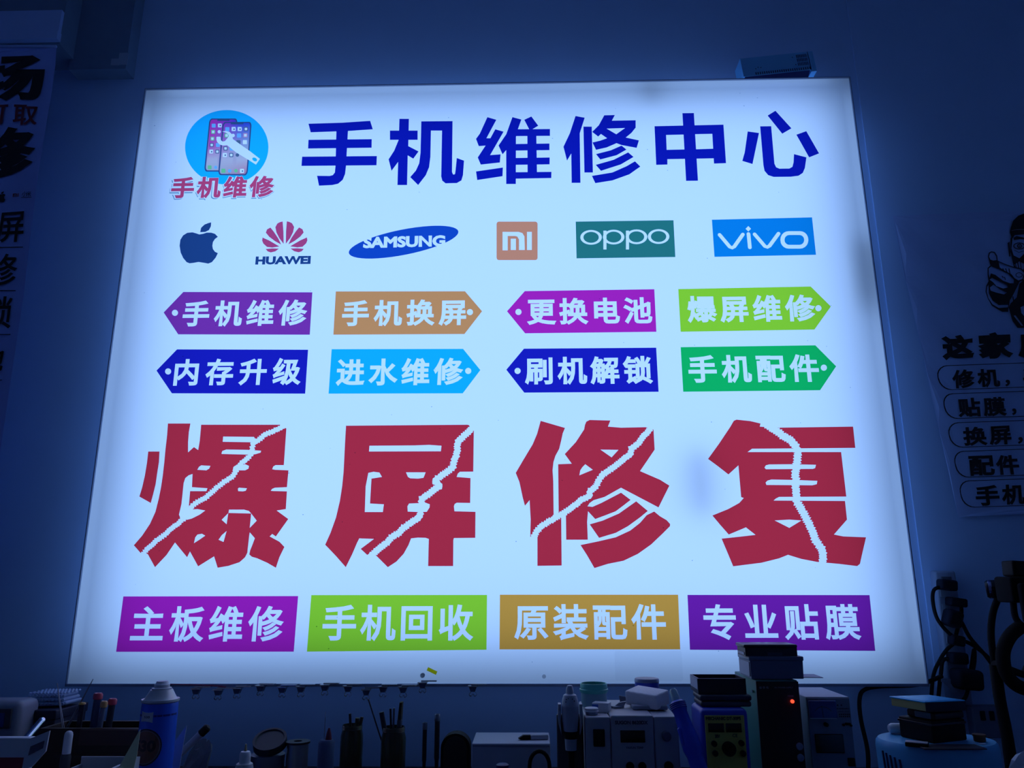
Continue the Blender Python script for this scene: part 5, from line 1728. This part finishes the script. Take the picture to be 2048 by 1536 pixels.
# ---- socket strip on the pier with plugs and adaptors
WY = PIER_Y - .0002
s0, s1 = at(1878, 1142, WY), at(1912, 1408, WY)
dv = (s1 - s0)
ang = math.atan2(dv.x, -dv.z)
ssp = thing('socket_strip', (s0 + s1) / 2, 'white wall socket strip full of black plugs below cloth poster', 'socket strip')
ssp.location.y = WY
Ms = Matrix.Rotation(-ang, 4, 'Y')
hl = dv.length / 2
MB().rbox(-.026, .026, -.030, 0, -hl, hl, .006, M=Ms).out('housing', P('strip_white', (.30, .34, .46), .5), ssp)
for k in range(5):
    MB().rbox(-.019, .019, -.0312, -.029, -hl + .03 + k * .055, -hl + .068 + k * .055, .001, M=Ms).out('socket_face', P('socket_grey', (.30, .33, .42), .5), ssp)
MB().rbox(-.012, .012, -.033, -.029, hl - .035, hl - .014, .001, M=Ms).out('switch', P('switch_dark', (.08, .09, .12), .4), ssp)
navy = P('dark_navy_plastic', (.010, .012, .026), .7, spec=.15)
YS = WY - .032


def plug(name, px, py, hw, hh, dp, label, cat, rot=0.0, mt=None, taper=0, cable=None):
    c = at(px, py, YS)
    t = thing(name, (c.x, YS - .0002, c.z), label, cat, 'plugs in the wall socket strip')
    Mr_ = Matrix.Rotation(rot, 4, 'Y')
    MB().rbox(-hw, hw, -dp, 0, -hh, hh, min(hw, hh) * .45, M=Mr_).out('plug_body', mt or navy, t)
    if cable:
        pts = [Vector(at(x, y, YS - d)) - t.location for x, y, d in cable]
        MB().tube(curve([Vector((pts[0].x * .3, -dp * .5, pts[0].z * .3))] + pts, 7), .0045, 8).out('cord', blk2, t)
    return t


plug('power_plug', 1887, 1170, .020, .013, .032, 'topmost black plug in the wall socket strip', 'plug', .12, None, 0, [(1868, 1180, .02), (1866, 1205, .012), (1876, 1240, .012), (1905, 1272, .014), (1945, 1290, .016), (1985, 1325, .02), (2000, 1370, .03)])
plug('power_plug', 1905, 1204, .020, .010, .034, 'flat black plug just beneath the topmost one', 'plug', .15, None, 0, [(1921, 1208, .02), (1923, 1225, .012), (1918, 1245, .01), (1912, 1270, .01)])
plug('power_plug', 1896, 1236, .018, .020, .040, 'rounded black plug in middle of the wall strip', 'plug', .35, None, 0, [(1920, 1240, .03), (1940, 1275, .025), (1970, 1310, .022), (1995, 1345, .028)])
plug('power_plug', 1907, 1280, .016, .012, .028, 'small black plug above the square adaptor', 'plug', .2, None, 0, [(1893, 1300, .01), (1880, 1320, .006), (1867, 1350, .004), (1862, 1400, .004)])
plug('power_adaptor', 1907, 1315, .020, .013, .034, 'small black adaptor above the largest one', 'adaptor', .05, None, 0, [(1887, 1320, .012), (1882, 1345, .008), (1878, 1380, .006), (1876, 1415, .006)])
plug('power_adaptor', 1922, 1356, .030, .023, .050, 'largest black adaptor at foot of the wall strip', 'adaptor', .08, None, 0, [(1948, 1300, .0), (1949, 1320, .02), (1945, 1345, .03)])
tag(MB().tube(curve([at(1936, 1378, YS - .03), at(1932, 1392, YS - .035), at(1922, 1410, YS - .05), at(1915, 1440, YS - .09)], 6), .0045, 8).out('adaptor_cord', blk2), 'black cord hanging from the largest wall adaptor', 'cord')
c = at(1896, 1361, YS - .012)
t = thing('cord_tag', c, 'pale tag tied to cord next to the largest wall adaptor', 'tag')
MB().box(-.016, .006, -.001, .001, -.005, .004, Matrix.Rotation(.12, 4, 'Y')).prism([(-.012, -.004), (.004, -.005), (.022, -.028), (.006, -.026)], -.001, .001).out('paper', P('strip_white'), t, False)

# ---- gooseneck lamp and microscope arm at the bench end
GY = -.16
hc = at(1990, 1178, GY)
t = thing('gooseneck_lamp', (ax(2003, 1440, GY), GY, BENCH), 'black gooseneck lamp with round metal head near the microscope', 'lamp')
loc = t.location
Mh = Matrix.Translation(hc - loc) @ Matrix.Rotation(-.50, 4, 'Z') @ Matrix.Rotation(PI / 2 - .05, 4, 'Y')
gk = wd(1900, 2000, 1180, GY) / 100
MB().lathe([(0, -16 * gk), (15 * gk, -16 * gk), (18 * gk, -12 * gk), (18 * gk, 12 * gk), (14 * gk, 17 * gk), (0, 17 * gk)], 26, M=Mh).out('lamp_head', P('black_metal', (.02, .02, .025), .25, .7), t)
MB().lathe([(18.4 * gk, -11 * gk), (18.6 * gk, -10 * gk), (18.6 * gk, -6 * gk), (18.4 * gk, -5 * gk)], 26, M=Mh).out('bright_ring', P('polished_ring', (.35, .36, .6), .12, 1.0), t)
MB().tube(curve([Vector(at(1999, 1190, GY)) - loc, Vector(at(1986, 1225, GY)) - loc, Vector(at(1982, 1270, GY)) - loc, Vector(at(1988, 1320, GY)) - loc, Vector(at(1998, 1390, GY)) - loc, Vector((0, 0, .02))], 8), 6.5 * gk, 10).out('gooseneck', blk2, t)
MB().cyl(.035, 0, .02, 26, bev=.003).out('base', blk, t)

QY = -.24
qc = at(2032, 1180, QY)
t = thing('microscope', (ax(2058, 1440, QY), QY, BENCH), 'black repair microscope with thick curved cables at bench end', 'microscope')
loc = t.location
qk = wd(1900, 2000, 1180, QY) / 100
V3 = lambda px, py, dy=0: Vector(at(px, py, QY + dy)) - loc
c0 = V3(2029, 1137)
MB().rbox(c0.x - 15 * qk, c0.x + 15 * qk, -.02, .02, c0.z - 16 * qk, c0.z + 15 * qk, .004, M=Matrix.Translation(c0) @ Matrix.Rotation(.05, 4, 'Y') @ Matrix.Translation(-c0)).out('camera_block', blk, t)
a_, b_ = V3(2010, 1205), V3(2075, 1153)
MB().rbox(a_.x, b_.x, -.03, .03, a_.z, b_.z, .006).out('head_clamp', P('black_satin2', (.008, .008, .011), .8, spec=.1), t)
a_, b_ = V3(2025, 1243), V3(2090, 1166)
MB().rbox(a_.x, b_.x, -.045, -.03, a_.z, b_.z, .006).out('head_plate', P('dull_dark', (.012, .013, .018), .8, spec=.1), t)
MB().tube(curve([V3(2026, 1200), V3(2030, 1232), V3(2040, 1248)], 5), 6 * qk, 10).out('lens_tube', P('dull_dark'), t)
MB().tube(curve([V3(2045, 1250), V3(2020, 1272), V3(2006, 1305), V3(2012, 1345), V3(2036, 1372), V3(2080, 1386)], 8), 13 * qk, 12).out('thick_cable', blk2, t)
MB().tube(curve([V3(1990, 1330, .02), V3(2000, 1400, .02), V3(2012, 1460, .02), V3(2024, 1530, .02)], 6), 11 * qk, 12).out('support_arm', blk, t)
MB().tube([V3(1990, 1330, .02), V3(2050, 1350, .05), V3(2090, 1260, .04)], 9 * qk, 12).out('cross_arm', blk, t)
MB().rbox(-.06, .06, -.06, .06, 0, .02, .004).out('base', blk, t)
MB().tube([Vector((.03, .03, .02)), V3(2090, 1180, .04)], .012, 16).out('post', P('dark_steel'), t)
crumple('plastic_bag', 2042, -.55, .035, .03, (az(2042, 1508, -.55) - BENCH) / 1.55, 'crumpled white plastic bag in front of the microscope base', 'plastic bag', P('milky_bag', (.35, .4, .5), .35), 9)
a_, b_ = at(1958, 1460, .0), at(1925, 1392, .0)
t = thing('wall_junction_box', (ax(1962, 1430, WY), WY, az(1962, 1440, WY)), 'pale square socket box on wall behind the gooseneck lamp', 'socket box')
hb = wd(1932, 1992, 1440, WY) / 2
MB().rbox(-hb, hb, -.03, 0, -hb, hb, .004).out('box', P('junction_grey', (.20, .22, .30), .5), t)
for sx in (-.35, .25):
    MB().rbox(sx * hb - .006, sx * hb + .006, -.033, -.029, hb * .1, hb * .7, .002).out('socket_face', navy, t)
